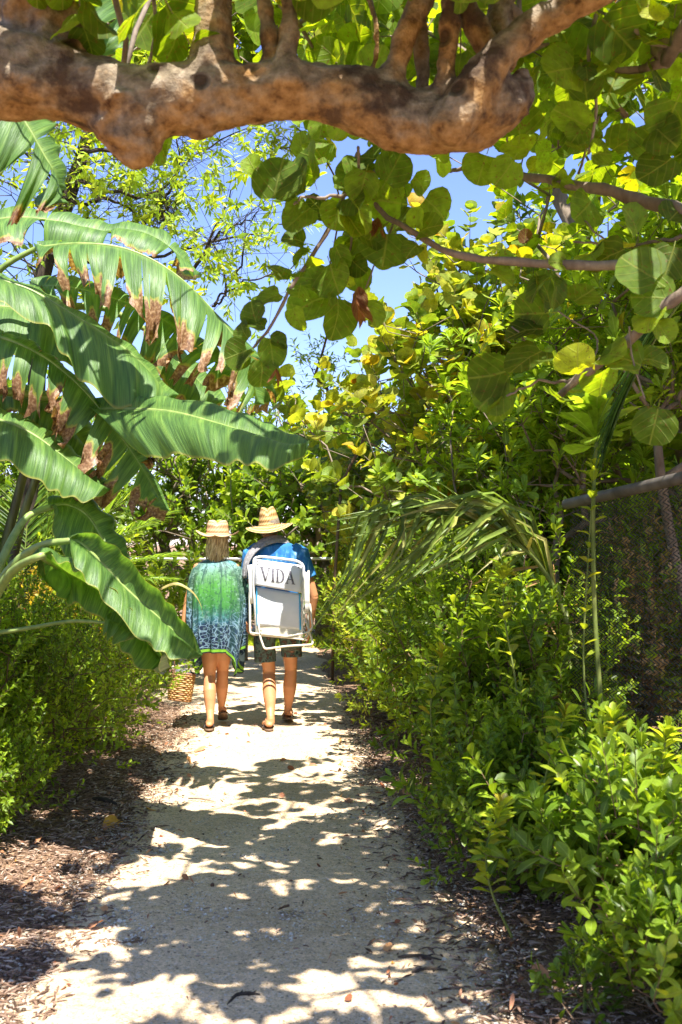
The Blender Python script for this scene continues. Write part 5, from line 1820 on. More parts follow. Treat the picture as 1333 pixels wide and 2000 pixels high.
# ---- the man
man = empty('person', (w(545, 1425)[0], YP, 0), 'man in golden straw hat and blue shirt walking away with a chair on his back', 'person')
mb = MB()
HL, HR = w(519, 1250), w(566, 1250)
gz0 = .022
aL = np.array([w(529, 1412, -.20)[0], 9.36, .085]); aR = np.array([w(563, 1388, .22)[0], 9.78, .115])
kL = w(525, 1318, -.02) + [0, .06, 0]; kR = w(568, 1315, .12) + [0, .04, 0]
tube(mb, [HL + [0, 0, .10], HL, (HL + kL) / 2, kL + [0, 0, .05]], [.080, .080, .064, .054], 18)
tube(mb, [HR + [0, 0, .10], HR, (HR + kR) / 2, kR + [0, 0, .05]], [.080, .080, .064, .054], 18)
for k_, a_ in ((kL, aL), (kR, aR)):
    v = a_ - k_
    tube(mb, [k_ + [0, 0, .06], k_, k_ + v * .16 + [0, -.010, 0], k_ + v * .32 + [0, -.018, 0], k_ + v * .52 + [0, -.010, 0], k_ + v * .75, a_ + [0, 0, .03], a_], [.056, .052, .054, .059, .052, .039, .031, .033], 18)
hl, tl = aL + [-.005, -.055, 0], aL + [-.045, .195, 0]; hl[2] = gz0 + .012; tl[2] = gz0 + .008
hr, trr = aR + [.020, -.065, 0], aR + [-.02, .17, 0]; hr[2] = .068; trr[2] = .022 + .012
foot(mb, aL, hl, tl); foot(mb, aR, hr, trr)
cx = w(541, 1100)[0]
tz = [(.88, .165, .115, 0), (.96, .172, .12, 0), (1.06, .160, .110, .01), (1.18, .165, .110, .015), (1.30, .185, .118, .01), (1.40, .200, .118, 0), (1.47, .195, .100, -.01), (1.515, .150, .085, -.015), (1.545, .085, .065, -.01), (1.58, .058, .058, 0)]
loft(mb, [ellipse_ring((cx + (z - 1.2) * -.02, YP + .02 + dy, z), rx, ry) for z, rx, ry, dy in tz])
hc = w(527, 1031) + [0, .03, 0]
tube(mb, [(cx - .02, YP + .01, 1.50), (cx - .035, YP + .015, 1.58), hc + [0, -.01, -.05]], [.062, .056, .058], 16)
head(mb, hc)
# right-hand (picture) arm: hangs with the elbow out, forearm forward holding the chair strap side
sR = w(588, 1082); eR = w(613, 1165, .02); wR = w(603, 1232, .10)
tube(mb, [w(575, 1075), sR, sR * .5 + eR * .5, eR], [.055, .054, .047, .040], 16)
tube(mb, [eR, eR * .65 + wR * .35, wR], [.040, .040, .026], 16)
hand(mb, wR, wR - eR + np.array([0, 0, -.05]), (-1, .2, 0), (0, -1, 0), .75)
sL = w(492, 1084); eL = w(480, 1160, .0); wL = w(483, 1212, -.06)
tube(mb, [w(506, 1075), sL, sL * .5 + eL * .5, eL], [.055, .054, .047, .040], 16)
tube(mb, [eL, eL * .65 + wL * .35, wL], [.040, .038, .026], 16)
hand(mb, wL, wL - eL + np.array([.02, -.03, -.02]), (1, -.1, 0), (0, -1, .1), .85)
body = remesh(mb, 'body', MAT['skin'], man, voxel=.006, smooth=2)

# short grey hair under the hat
m = NT('grey_hair'); MAT['hair_m'] = m.done(m.ramp(m.noise(80, m.coord('Object')), [(.3, (.10, .075, .055)), (.7, (.30, .25, .2))]), .6, .3)
hb = MB()
loft(hb, [ellipse_ring(hc + [0, dy, z], rx, ry, 24, 2.1) for z, rx, ry, dy in ((-.055, .052, .050, -.030), (-.035, .074, .076, -.024), (.0, .081, .090, -.014), (.05, .084, .100, -.008), (.09, .070, .085, -.006), (.12, .02, .03, -.006))])
hb.build('hair', MAT['hair_m'], man, True)

# shirt: blue tie-dyed polo
m = NT('blue_shirt_cloth')
oc = m.coord('Object')
streak = m.noise(1, m.mapping(oc, (22, 22, 7), rot=(0, .7, 0)), 4, .6)
cloudn = m.noise(7, oc, 3)
sc_ = m.ramp(streak, [(.40, (.022, .12, .33)), (.55, (.035, .19, .44)), (.64, (.16, .36, .62)), (.74, (.5, .65, .82))])
sc_ = m.mix(m.ramp(cloudn, [(.38, .75), (.55, 0.0)]), sc_, (.028, .15, .38))
MAT['shirt'] = m.done(sc_, .8, .2, m.bump(m.noise(16, oc, 4), .5, .02))
sb = MB()
st_ = [(.99, .188, .135, 0), (1.06, .182, .130, .01), (1.18, .185, .130, .015), (1.30, .205, .135, .01), (1.40, .222, .134, 0), (1.47, .215, .115, -.01), (1.52, .165, .098, -.015), (1.548, .10, .08, -.012), (1.565, .075, .072, -.008)]
loft(sb, [ellipse_ring((cx + (z - 1.2) * -.02, YP + .02 + dy, z), rx, ry, 40) for z, rx, ry, dy in st_])
tube(sb, [w(572, 1074), sR + [.006, 0, .004], w(600, 1115, .01), w(605, 1128, .012)], [.070, .072, .070, .068], 18, cap=False)
tube(sb, [w(508, 1074), sL + [-.006, 0, .004], w(486, 1115), w(483, 1130)], [.070, .072, .068, .066], 18, cap=False)


def cloth_disp(p):
    return .006 * fb(p[0] * 9, p[1] * 6, p[2] * 3) + .004 * fb(p[0] * 18 + p[2] * 12, p[1] * 10, p[2] * 3)


shirt = remesh(sb, 'shirt', MAT['shirt'], man, voxel=.008, smooth=3, disp=cloth_disp)
# shorts
m = NT('tropical_print_shorts')
oc = m.coord('Object')
v1 = m.n('ShaderNodeTexVoronoi', {'Vector': m.mapping(oc, (26, 26, 20)), 'Scale': 1.0}).outputs['Distance']
n1 = m.noise(34, oc, 4, .7)
c_ = m.ramp(m.math('ADD', m.math('MULTIPLY', n1, .8), m.math('MULTIPLY', v1, .3)), [(.30, (.012, .016, .022)), (.44, (.03, .06, .055)), (.52, (.12, .18, .15)), (.66, (.05, .035, .03)), (.75, (.30, .14, .09)), (.85, (.4, .42, .36))])
MAT['shorts'] = m.done(c_, .85, .15)
pb = MB()
loft(pb, [ellipse_ring((cx, YP + .02, z), rx, ry, 32) for z, rx, ry in ((.765, .100, .10), (.79, .168, .122), (.84, .180, .128), (.92, .184, .130), (1.0, .180, .126), (1.05, .172, .120))])
oL = np.array([w(515, 1290)[0], w(515, 1290)[1] + .015, w(515, 1293)[2]]); oR = w(572, 1284) + [0, .05, 0]
tube(pb, [HL + [0, 0, .06], HL + [-.01, 0, -.03], oL + [.012, 0, .08], oL + [.014, 0, 0]], [.092, .092, .092, .092], 24, cap=False)
tube(pb, [HR + [0, 0, .06], HR + [.012, 0, -.03], oR + [-.012, 0, .08], oR + [-.010, 0, 0]], [.092, .092, .090, .088], 24, cap=False)
remesh(pb, 'shorts', MAT['shorts'], man, voxel=.007, smooth=3, disp=cloth_disp)
m = NT('flip_flop_rubber'); MAT['rubber'] = m.done((.17, .105, .065), .7, .3)
m = NT('flip_flop_strap'); MAT['strap'] = m.done((.03, .025, .022), .6, .3)
sandal(man, hl, tl, MAT['rubber'], MAT['strap'])
sandal(man, hr, trr, MAT['rubber'], MAT['strap'])


# straw hats
def straw_mat(name, a, b, c):
    m = NT(name)
    oc = m.coord('Object')
    u, v = m.uv()
    rows = m.n('ShaderNodeTexWave', {'Vector': m.n('ShaderNodeCombineXYZ', {0: v, 1: 0.0, 2: 0.0}).outputs[0], 'Scale': 5.5, 'Distortion': 1.0, 'Detail': 2}, bands_direction='X').outputs['Fac']
    braid = m.n('ShaderNodeTexWave', {'Vector': m.n('ShaderNodeCombineXYZ', {0: u, 1: v, 2: 0.0}).outputs[0], 'Scale': 14.0, 'Distortion': 3.0}, bands_direction='DIAGONAL').outputs['Fac']
    n = m.noise(45, oc, 3)
    col = m.ramp(m.math('ADD', m.math('MULTIPLY', rows, .45), m.math('ADD', m.math('MULTIPLY', braid, .25), m.math('MULTIPLY', n, .35))), [(.25, a), (.5, b), (.85, c)])
    return m.done(col, .7, .25, m.bump(m.math('ADD', rows, m.math('MULTIPLY', braid, .5)), .6, .004), m.mix(1.0, col, (1.0, .7, .4), 'MULTIPLY'), .12)


def hat(parent, c, prof, mat, tilt, curl, dent, yaw=0.0, band=None, k=64, oval=1.12):
    """profile (r, z) from the crown top to the brim edge, given thickness by an inner skin"""
    from mathutils import Matrix
    Rm = np.array(Matrix.Rotation(tilt[0], 3, 'X') @ Matrix.Rotation(tilt[1], 3, 'Y') @ Matrix.Rotation(yaw, 3, 'Z'))
    P = spline([(r, 0, z) for r, z in prof], 34)
    rb = P[-1, 0]

    def ring(r, z):
        a = np.arange(k) * 2 * math.pi / k
        zz = np.full(k, z)
        br = max(0, (r - .085) / (rb - .085)) if z < .03 else 0
        zz = zz + curl(a) * br ** 1.5
        if z > .07:
            zz = zz - dent * np.exp(-(np.cos(a) * r / .022) ** 2) * (.5 + .5 * np.sin(a) ** 2) * min(1, (z - .07) / .04)
        return np.stack([np.cos(a) * r, np.sin(a) * r * (oval if br < .3 else oval * .97), zz], 1)
    rings = [ring(max(p[0], .002), p[2]) for p in P]
    inner = [ring(max(p[0] - .003, .001), p[2] - .004) for p in P[::-1]]
    mb = MB()
    V = np.array(rings + inner) @ Rm.T + np.asarray(c)
    loft(mb, V)
    h = mb.build('hat', mat, parent, True)
    if band is not None:
        bb = MB()
        B = []
        for r, z in ((band[0], band[1]), (band[0] - .001, band[1] + .022)):
            B.append(ring(r, z))
        for r, z in ((band[0] - .004, band[1] + .022), (band[0] - .003, band[1])):
            B.append(ring(r, z))
        B.append(B[0])
        loft(bb, np.array(B) @ Rm.T + np.asarray(c), close=False)
        bb.build('hat_band', band[2], h, True)
    return h


S1 = straw_mat('golden_straw', (.24, .12, .035), (.50, .30, .11), (.72, .52, .26))
S2 = straw_mat('pale_pink_straw', (.42, .24, .12), (.62, .38, .20), (.76, .54, .34))
hbase = w(526, 1026) + [0, .02, 0]
hat(man, hbase, [(0, .155), (.035, .158), (.055, .148), (.072, .10), (.082, .05), (.089, .012), (.094, .002), (.13, -.004), (.17, -.010), (.198, -.016)], S1, (R(4), R(-6)),
    lambda a: .018 * np.cos(2 * a) + .012 * np.sin(a) - .004, .028)

# towel round his neck
m = NT('grey_towel_cloth')
MAT['towel'] = m.done(m.ramp(m.noise(60, m.coord('Object'), 3), [(.3, (.20, .19, .19)), (.7, (.36, .34, .34))]), .95, .05, m.bump(m.noise(120, m.coord('Object')), .6, .004))
tb = MB()
cen = spline([w(478, 1128, -.12), w(481, 1100, -.11), w(492, 1078, -.10), w(512, 1060, -.085), w(535, 1051, -.07), w(552, 1052, -.04), w(562, 1060, .02), w(566, 1078, .10), w(566, 1120, .14)], 40)
G = []
for i, p in enumerate(cen):
    u = i / 39
    wd = .105 * (1 - .25 * abs(u - .45)) * (1.0 if u < .72 else .8)
    t = nz(cen[min(39, i + 1)] - cen[max(0, i - 1)])
    out = nz(p - np.array([cx - .02, YP + .03, 1.45]))
    sd_ = nz(np.cross(t, out))
    row = []
    for v in np.linspace(-1, 1, 15):
        row.append(p + sd_ * v * wd * .5 + out * (.010 + .006 * math.cos(v * 7 + u * 4) + .004 * math.sin(v * 15) - .012 * v * v))
    back = [q - out * .009 for q in row[::-1]]
    G.append(row + back)
loft(tb, G)
towel = tb.build('towel', MAT['towel'], None, True)
tag(towel, 'grey towel draped around the neck and shoulder of the man', 'towel')

# ---- folded beach chair carried on his back
m = NT('white_chair_metal'); MAT['chair_metal'] = m.done(m.ramp(m.noise(25, m.coord('Object')), [(.3, (.66, .65, .60)), (.7, (.80, .79, .75))]), .4, .5)
m = NT('white_chair_fabric')
MAT['chair_fabric'] = m.done(m.ramp(m.noise(6, m.coord('Object'), 4), [(.3, (.70, .71, .73)), (.7, (.82, .82, .82))]), .8, .2, m.bump(m.noise(9, m.coord('Object'), 3), .4, .02), (.8, .8, .8), .15)
m = NT('blue_webbing'); MAT['webbing'] = m.done((.05, .33, .55), .7, .2)
m = NT('faded_grey_lettering'); MAT['letter'] = m.done(m.ramp(m.noise(60, m.coord('Object'), 3), [(.35, (.10, .095, .11)), (.65, (.22, .21, .24))]), .8, .1)
m = NT('cream_plastic'); MAT['cream'] = m.done((.62, .58, .47), .5, .4)
CY = -.20


def c_(px, py, d=0.0):
    return w(px, py, CY - d)


chair = empty('beach_chair', c_(545, 1180), 'folded white beach chair with grey lettering carried on the back of the man', 'beach chair')


def ctube(name, pts, r, mat=None, Y=0.0, n=24, smoothit=True):
    mb = MB()
    P = [c_(p[0], p[1], p[2] if len(p) > 2 else Y) for p in pts]
    P = spline(P, n) if smoothit else P
    tube(mb, P, np.full(len(P), r), 10)
    return mb.build(name, mat or MAT['chair_metal'], chair, True)


def rounded(pts, r=.25, n=6):
    """polyline with rounded corners (pixel space with depth)"""
    out = [np.array(pts[0], float)]
    for i in range(1, len(pts) - 1):
        a, b, c = map(lambda q: np.array(q, float), (pts[i - 1], pts[i], pts[i + 1]))
        p0 = b + (a - b) / np.linalg.norm(a - b) * r
        p1 = b + (c - b) / np.linalg.norm(c - b) * r
        for k in range(n + 1):
            t = k / n
            out.append((1 - t) ** 2 * p0 + 2 * t * (1 - t) * b + t * t * p1)
    out.append(np.array(pts[-1], float))
    return out


def cframe(name, pts, r, rad=8, mat=None, parent=chair):
    P = rounded([(p[0], p[1], (p[2] if len(p) > 2 else 0)) for p in pts], rad)
    mb = MB()
    tube(mb, [c_(q[0], q[1], q[2]) for q in P], np.full(len(P), r), 10)
    o = mb.build(name, mat or MAT['chair_metal'], parent, True)
    return o


cframe('back_frame', [(502, 1236, .0), (496, 1150, .0), (496, 1089, .0), (512, 1087, .0), (580, 1095, .0), (594, 1103, .0), (592, 1150, .0), (590, 1244, .0)], .011, 9)
cframe('seat_frame', [(488, 1108, -.04), (489, 1238, -.02), (540, 1243, -.02), (596, 1248, -.02), (603, 1238, -.03), (603, 1115, -.05)], .010, 7, MAT['cream'])
cframe('leg_frame', [(503, 1200, .01), (509, 1246, .02), (517, 1268, .03), (560, 1262, .03), (612, 1259, .02), (609, 1246, .0), (590, 1190, -.01)], .009, 6, MAT['cream'])
cframe('leg_frame', [(514, 1238, .03), (560, 1243, .03), (600, 1236, .02), (611, 1226, .01), (606, 1180, .0)], .008, 5, MAT['cream'])


def cpanel(name, quad, mat, th=.010, bulge=.012, parent=chair, rows=14, cols=14, fold=None, d0=.012):
    (ax, ay), (bx, by), (cx_, cy_), (dx, dy) = quad  # tl, tr, br, bl
    G = []
    for i in range(rows):
        v = i / (rows - 1)
        row = []
        for j in range(cols):
            u = j / (cols - 1)
            x = (ax * (1 - u) + bx * u) * (1 - v) + (dx * (1 - u) + cx_ * u) * v
            y = (ay * (1 - u) + by * u) * (1 - v) + (dy * (1 - u) + cy_ * u) * v
            dd = d0 + bulge * math.sin(math.pi * u) + (fold(u, v) if fold else 0)
            row.append(c_(x, y, dd))
        G.append(row)
    G = np.array(G)
    off = np.array([0, th, 0])
    R_ = np.concatenate([G, (G + off)[:, ::-1]], 1)
    mb = MB()
    loft(mb, R_)
    return mb.build(name, mat, parent, True)


hp = cpanel('headrest', ((499, 1092), (590, 1104), (591, 1158), (499, 1143)), MAT['chair_fabric'], .012, .020, fold=lambda u, v: .016 * math.sin(math.pi * min(1, v * 1.05)) + (.022 * v))
cpanel('back_panel', ((501, 1146), (588, 1160), (588, 1230), (503, 1222)), MAT['chair_fabric'], .008, -.006, fold=lambda u, v: .014 * math.sin(math.pi * v) - .012 * (1 - v), d0=.008)
cpanel('seat_panel', ((504, 1221), (588, 1229), (592, 1248), (507, 1240)), MAT['cream'], .010, .002, d0=.0)
ctube('webbing', [(502, 1148, .012), (502, 1185, .018), (503, 1222, .014)], .0055, MAT['webbing'])
ctube('webbing', [(586, 1160, .012), (586.5, 1195, .018), (587, 1230, .014)], .0065, MAT['webbing'])
for (q, lab) in ((((484, 1104), (497, 1102), (497, 1178), (489, 1180)), None), (((594, 1116), (605, 1120), (604, 1196), (596, 1200)), None)):
    cpanel('armrest', q, MAT['chair_metal'], .020, .0, rows=6, cols=5, d0=-.01, fold=lambda u, v: -.01 * v)
ctube('crossbar', [(492, 1236, .02), (600, 1250, .02)], .007, MAT['cream'], n=4)
ctube('strap', [(589, 1180, .02), (596, 1200, .03), (592, 1226, .02), (600, 1240, .02)], .004, MAT['cream'])
for p in ((504, 1097), (584, 1108), (596, 1243), (510, 1232)):
    mb = MB(); P0 = c_(p[0], p[1], .035); tube(mb, [P0, P0 + [0, -.004, 0]], [.006, .006], 10)
    mb.build('bolt', MAT['pipe'], chair, True)


# serif letters laid on the headrest cloth
def hp_surface(x, y):
    """point on the outer face of the headrest for pixel x, y"""
    u = (x - 499) / 91.0
    v = (y - (1092 + 12 * u)) / (52.5)
    return c_(x, y, .012 + .020 * math.sin(math.pi * min(1, max(0, u))) + .016 * math.sin(math.pi * min(1, max(0, v) * 1.05)) + .022 * v + .0025)


def stroke(mb, x0, y0, x1, y1, w0, w1=None, n=8):
    w1 = w0 if w1 is None else w1
    L, Rr = [], []
    for i in range(n + 1):
        t = i / n
        x, y = x0 + (x1 - x0) * t, y0 + (y1 - y0) * t
        wv = (w0 + (w1 - w0) * t) / 2
        L.append(hp_surface(x - wv, y)); Rr.append(hp_surface(x + wv, y))
    L, Rr = np.array(L), np.array(Rr)
    o = np.array([0, .0015, 0])
    loft(mb, np.stack([L, Rr, Rr + o, L + o], 1))


def bx(x):      # baseline slope
    return (x - 510) * .13


def lt(mb, x0, y0, x1, y1, w0, w1=None):
    stroke(mb, x0, y0 + bx(x0), x1, y1 + bx(x1), w0, w1)


T0, B0 = 1107.5, 1132.5
LE = {
    'V': [(511.5, T0, 519, B0, 4.2, 3.4), (526, T0, 519.5, B0, 1.8, 2.0), (508, T0 + .6, 515, T0 + .6, 0, 0), (523, T0 + .6, 528.5, T0 + .6, 0, 0)],
    'I': [(533.5, T0, 533.5, B0, 4.0), ],
    'D': [(542.5, T0, 542.5, B0, 3.8)],
    'A': [(567, T0, 560.5, B0, 1.8), (566.5, T0, 573.5, B0, 3.8)],
}
for name, strokes in LE.items():
    mb = MB()
    for s in strokes:
        if s[4] == 0:
            continue
        lt(mb, *s)
    def ser(x0, x1, y):
        for t in np.linspace(x0, x1, 5)[:-1]:
            q = (x1 - x0) / 4
            lt(mb, t + q / 2, y - .7, t + q / 2, y + .7, q * 1.06)
    if name == 'V':
        ser(508, 515.5, T0); ser(523, 529, T0)
    if name == 'I':
        ser(530.5, 536.5, T0); ser(530.5, 536.5, B0)
    if name == 'D':
        ser(539.3, 546, T0); ser(539.3, 546, B0)
        prev = None
        for i in range(13):
            a = -math.pi / 2 + math.pi * i / 12
            x, y = 546 + 8.2 * math.cos(a), (T0 + B0) / 2 + 12.4 * math.sin(a)
            if prev:
                wv = 1.6 + 2.6 * math.cos((a + pa_) / 2)
                lt(mb, prev[0], prev[1] - .3, x, y + .3, max(wv, abs(x - prev[0]) + .9))
            prev = (x, y); pa_ = a
    if name == 'A':
        ser(557.5, 563.5, B0); ser(570, 577, B0); ser(562.5, 571, B0 - 8)
    mb.build('lettering', MAT['letter'], hp)

# ---- the woman
YQ = 9.50
wm = empty('person', (W(420, 1425, YQ)[0], YQ, 0), 'blond woman in pink straw hat and green and navy beach dress walking away', 'person')
cxw = W(423, 1200, YQ)[0]


def q_(px, py, dy=0.0):
    return W(px, py, YQ + dy)


mb = MB()
HLw, HRw = q_(411, 1250), q_(436, 1250)
aLw = np.array([q_(411, 1412, -.15)[0], 9.36, .080]); aRw = np.array([q_(432, 1390, .2)[0], 9.74, .125])
kLw = q_(409, 1322, -.02) + [0, .04, 0]; kRw = q_(434, 1318, .06) + [0, .05, 0]
for H_, k_, a_ in ((HLw, kLw, aLw), (HRw, kRw, aRw)):
    tube(mb, [H_ + [0, 0, .10], H_, (H_ + k_) / 2, k_ + [0, 0, .05]], [.088, .088, .070, .052], 18)
    v = a_ - k_
    tube(mb, [k_ + [0, 0, .06], k_, k_ + v * .16 + [0, -.010, 0], k_ + v * .32 + [0, -.018, 0], k_ + v * .52 + [0, -.010, 0], k_ + v * .75, a_ + [0, 0, .03], a_], [.054, .049, .050, .054, .047, .035, .027, .030], 18)
hlw, tlw = aLw + [-.004, -.05, 0], aLw + [-.025, .175, 0]; hlw[2] = .034; tlw[2] = .030
hrw, trw = aRw + [.024, -.055, 0], aRw + [-.005, .135, 0]; hrw[2] = .115; trw[2] = .036
foot(mb, aLw, hlw, tlw, .88); foot(mb, aRw, hrw, trw, .88)
loft(mb, [ellipse_ring((cxw, YQ + .02 + dy, z), rx, ry) for z, rx, ry, dy in [(.80, .155, .120, 0), (.88, .165, .125, 0), (.98, .140, .105, .01), (1.08, .130, .095, .015), (1.18, .145, .105, .01), (1.28, .158, .105, 0), (1.34, .150, .088, -.01), (1.375, .105, .072, -.012), (1.40, .065, .058, -.006), (1.44, .048, .048, 0)]])
hcw = q_(425, 1052) + [0, .03, 0]
tube(mb, [(cxw, YQ + .01, 1.36), (cxw, YQ + .015, 1.44), hcw + [0, -.01, -.05]], [.052, .046, .050], 16)
head(mb, hcw, .95)
sLw = q_(388, 1108); eLw = q_(368, 1172, -.02); wLw = q_(357, 1240, -.04)
tube(mb, [q_(400, 1104), sLw, sLw * .5 + eLw * .5, eLw], [.046, .045, .040, .034], 16)
tube(mb, [eLw, eLw * .65 + wLw * .35, wLw], [.034, .033, .022], 16)
hand(mb, wLw, np.array([-.12, -.05, -1.]), (1, 0, -.1), (0, -1, 0), 1.1, .9)
sRw = q_(458, 1108); eRw = q_(470, 1172, .05); wRw = q_(462, 1225, .22)
tube(mb, [q_(446, 1104), sRw, sRw * .5 + eRw * .5, eRw], [.046, .045, .040, .034], 16)
tube(mb, [eRw, eRw * .65 + wRw * .35, wRw], [.034, .033, .022], 16)
hand(mb, wRw, wRw - eRw, (-1, 0, 0), (0, 1, .3), .5, .9)
remesh(mb, 'body', MAT['skin'], wm, voxel=.006, smooth=2)
sandal(wm, hlw, tlw, MAT['rubber'], MAT['strap'], .9)
sandal(wm, hrw, trw, MAT['rubber'], MAT['strap'], .9)

# hair: shoulder-length wavy strands
m = NT('blond_hair')
r_, g_, b_ = m.attr()
MAT['hair_w'] = m.done(m.ramp(r_, [(0, (.22, .13, .05)), (.4, (.54, .37, .16)), (.8, (.72, .55, .28)), (1, (.82, .68, .42))]), .45, .5)
rng = np.random.default_rng(20)
hb = MB()
loft(hb, [ellipse_ring(hcw + [0, dy, z], rx, ry, 24, 2.1) for z, rx, ry, dy in ((-.10, .060, .040, -.045), (-.06, .074, .070, -.026), (.0, .080, .092, -.014), (.05, .080, .096, -.008), (.10, .05, .06, -.006))], tint=(.3, .5, 0))
for i in range(230):
    a = rng.uniform(-math.pi * .94, -math.pi * .06) if rng.random() < .85 else rng.uniform(-math.pi, 0)
    c0 = hcw + np.array([math.cos(a) * .078, math.sin(a) * .088 - .006, rng.uniform(.01, .05)])
    ln = rng.uniform(.17, .235) - .04 * abs(math.cos(a)) ** 3
    wv, ph = rng.uniform(.003, .012), rng.uniform(0, 6)
    pts = []
    for t in np.linspace(0, 1, 10):
        out = 1 + .22 * t
        p = np.array([hcw[0] + math.cos(a) * .078 * out + wv * math.sin(ph + t * 9) * t + rng.normal(0, .0015), hcw[1] + math.sin(a) * (.088 + .012 * math.sin(t * 2.5)) - .006 + wv * math.cos(ph + t * 8) * t, c0[2] - ln * t])
        pts.append(p)
    tube(hb, pts, np.linspace(.0065, .0018, 10), 5, tint=(rng.random(), rng.random(), 0))
hb.build('hair', MAT['hair_w'], wm, True)
hat(wm, q_(425, 1044) + [0, .015, 0], [(0, .116), (.052, .121), (.076, .112), (.087, .082), (.091, .034), (.094, .008), (.101, .0), (.13, -.006), (.160, -.004), (.180, .004)], S2, (R(3), R(1)),
    lambda a: .030 * np.cos(2 * a) * (np.abs(np.cos(a)) ** .5) - .004 * np.sin(a), .030)

# beach dress: loose cover-up with pointed sides
m = NT('green_navy_print')
oc = m.coord('Object')
u, v = m.uv()     # u round the body, v from neck to hem
vor = m.n('ShaderNodeTexVoronoi', {'Vector': m.n('ShaderNodeCombineXYZ', {0: m.math('MULTIPLY', u, 44.0), 1: m.math('MULTIPLY', v, 24.0), 2: 0.0}).outputs[0], 'Scale': 1.0}, feature='DISTANCE_TO_EDGE').outputs['Distance']
nz1 = m.noise(9, oc, 4, .6)
nz2 = m.noise(38, oc, 4, .65)
vv = m.math('ADD', v, m.math('MULTIPLY', m.math('SUBTRACT', nz1, .5), .22))
body_c = m.ramp(vv, [(.02, (.10, .30, .36)), (.13, (.22, .40, .34)), (.22, (.14, .34, .13)), (.34, (.09, .32, .05)), (.52, (.06, .25, .06)), (.62, (.07, .26, .20)), (.68, (.05, .17, .24)), (.74, (.015, .03, .085)), (1.0, (.012, .018, .06))])
# darker grey green panels at the shoulders and down the sides
ph = m.math('ABSOLUTE', m.math('SUBTRACT', u, .75))
side = m.ramp(m.math('ADD', ph, m.math('MULTIPLY', m.math('SUBTRACT', nz1, .5), .10)), [(.08, 0.0), (.14, 1.0)])
sidec = m.ramp(nz2, [(.38, (.02, .05, .035)), (.52, (.07, .13, .10)), (.66, (.30, .42, .36))])
low = m.ramp(vv, [(.10, 0.0), (.2, 1.0)])
col = m.mix(m.math('MULTIPLY', side, m.math('MULTIPLY', low, .85)), body_c, sidec)
blue_side = m.math('MULTIPLY', side, m.ramp(vv, [(.42, 0.0), (.55, 1.0)]))
col = m.mix(m.math('MULTIPLY', blue_side, .85), col, (.015, .04, .11))
spk = m.ramp(nz2, [(.56, 0.0), (.62, .7)])
col = m.mix(m.math('MULTIPLY', spk, m.ramp(vv, [(.05, .9), (.3, .45), (.6, .7)])), col, (.30, .48, .42))
spd = m.ramp(m.noise(42, oc, 4, .75), [(.40, .9), (.46, 0.0)])
col = m.mix(m.math('MULTIPLY', spd, m.ramp(vv, [(.1, 1.0), (.3, .6), (.6, .9)])), col, (.02, .07, .05))
cell = m.math('MULTIPLY', m.ramp(vor, [(.0, 1.0), (.035, .8), (.075, 0.0)]), m.ramp(m.math('ADD', vv, m.math('MULTIPLY', side, .22)), [(.56, 0.0), (.70, .85)]))
col = m.mix(cell, col, (.30, .48, .62))
stv = m.noise(1.0, m.n('ShaderNodeCombineXYZ', {0: m.math('MULTIPLY', u, 46.0), 1: m.math('MULTIPLY', v, 3.0), 2: 0.0}).outputs[0], 4, .65)
col = m.mix(m.ramp(stv, [(.50, 0.0), (.64, .8)]), col, (.02, .07, .06))
col = m.mix(m.math('MULTIPLY', m.ramp(nz1, [(.52, 0.0), (.60, .8)]), m.ramp(v, [(.03, 1.0), (.30, 0.0)])), col, (.05, .09, .085))
# bright green border with a dark edge
col = m.mix(m.ramp(v, [(.949, 0.0), (.952, 1.0)], 'CONSTANT'), col, (.03, .04, .06))
col = m.mix(m.ramp(v, [(.959, 0.0), (.960, 1.0)], 'CONSTANT'), col, (.24, .55, .05))
col = m.mix(m.ramp(v, [(.984, 0.0), (.985, 1.0)], 'CONSTANT'), col, (.015, .02, .035))
MAT['dress'] = m.done(col, .6, .3, m.bump(m.noise(14, oc, 3), .3, .01), m.mix(1.0, col, (1.1, 1.1, 1.0), 'MULTIPLY'), .25)
KA, RW = 140, 64
G = np.zeros((RW, KA, 3)); UV = np.zeros((RW, KA, 2))
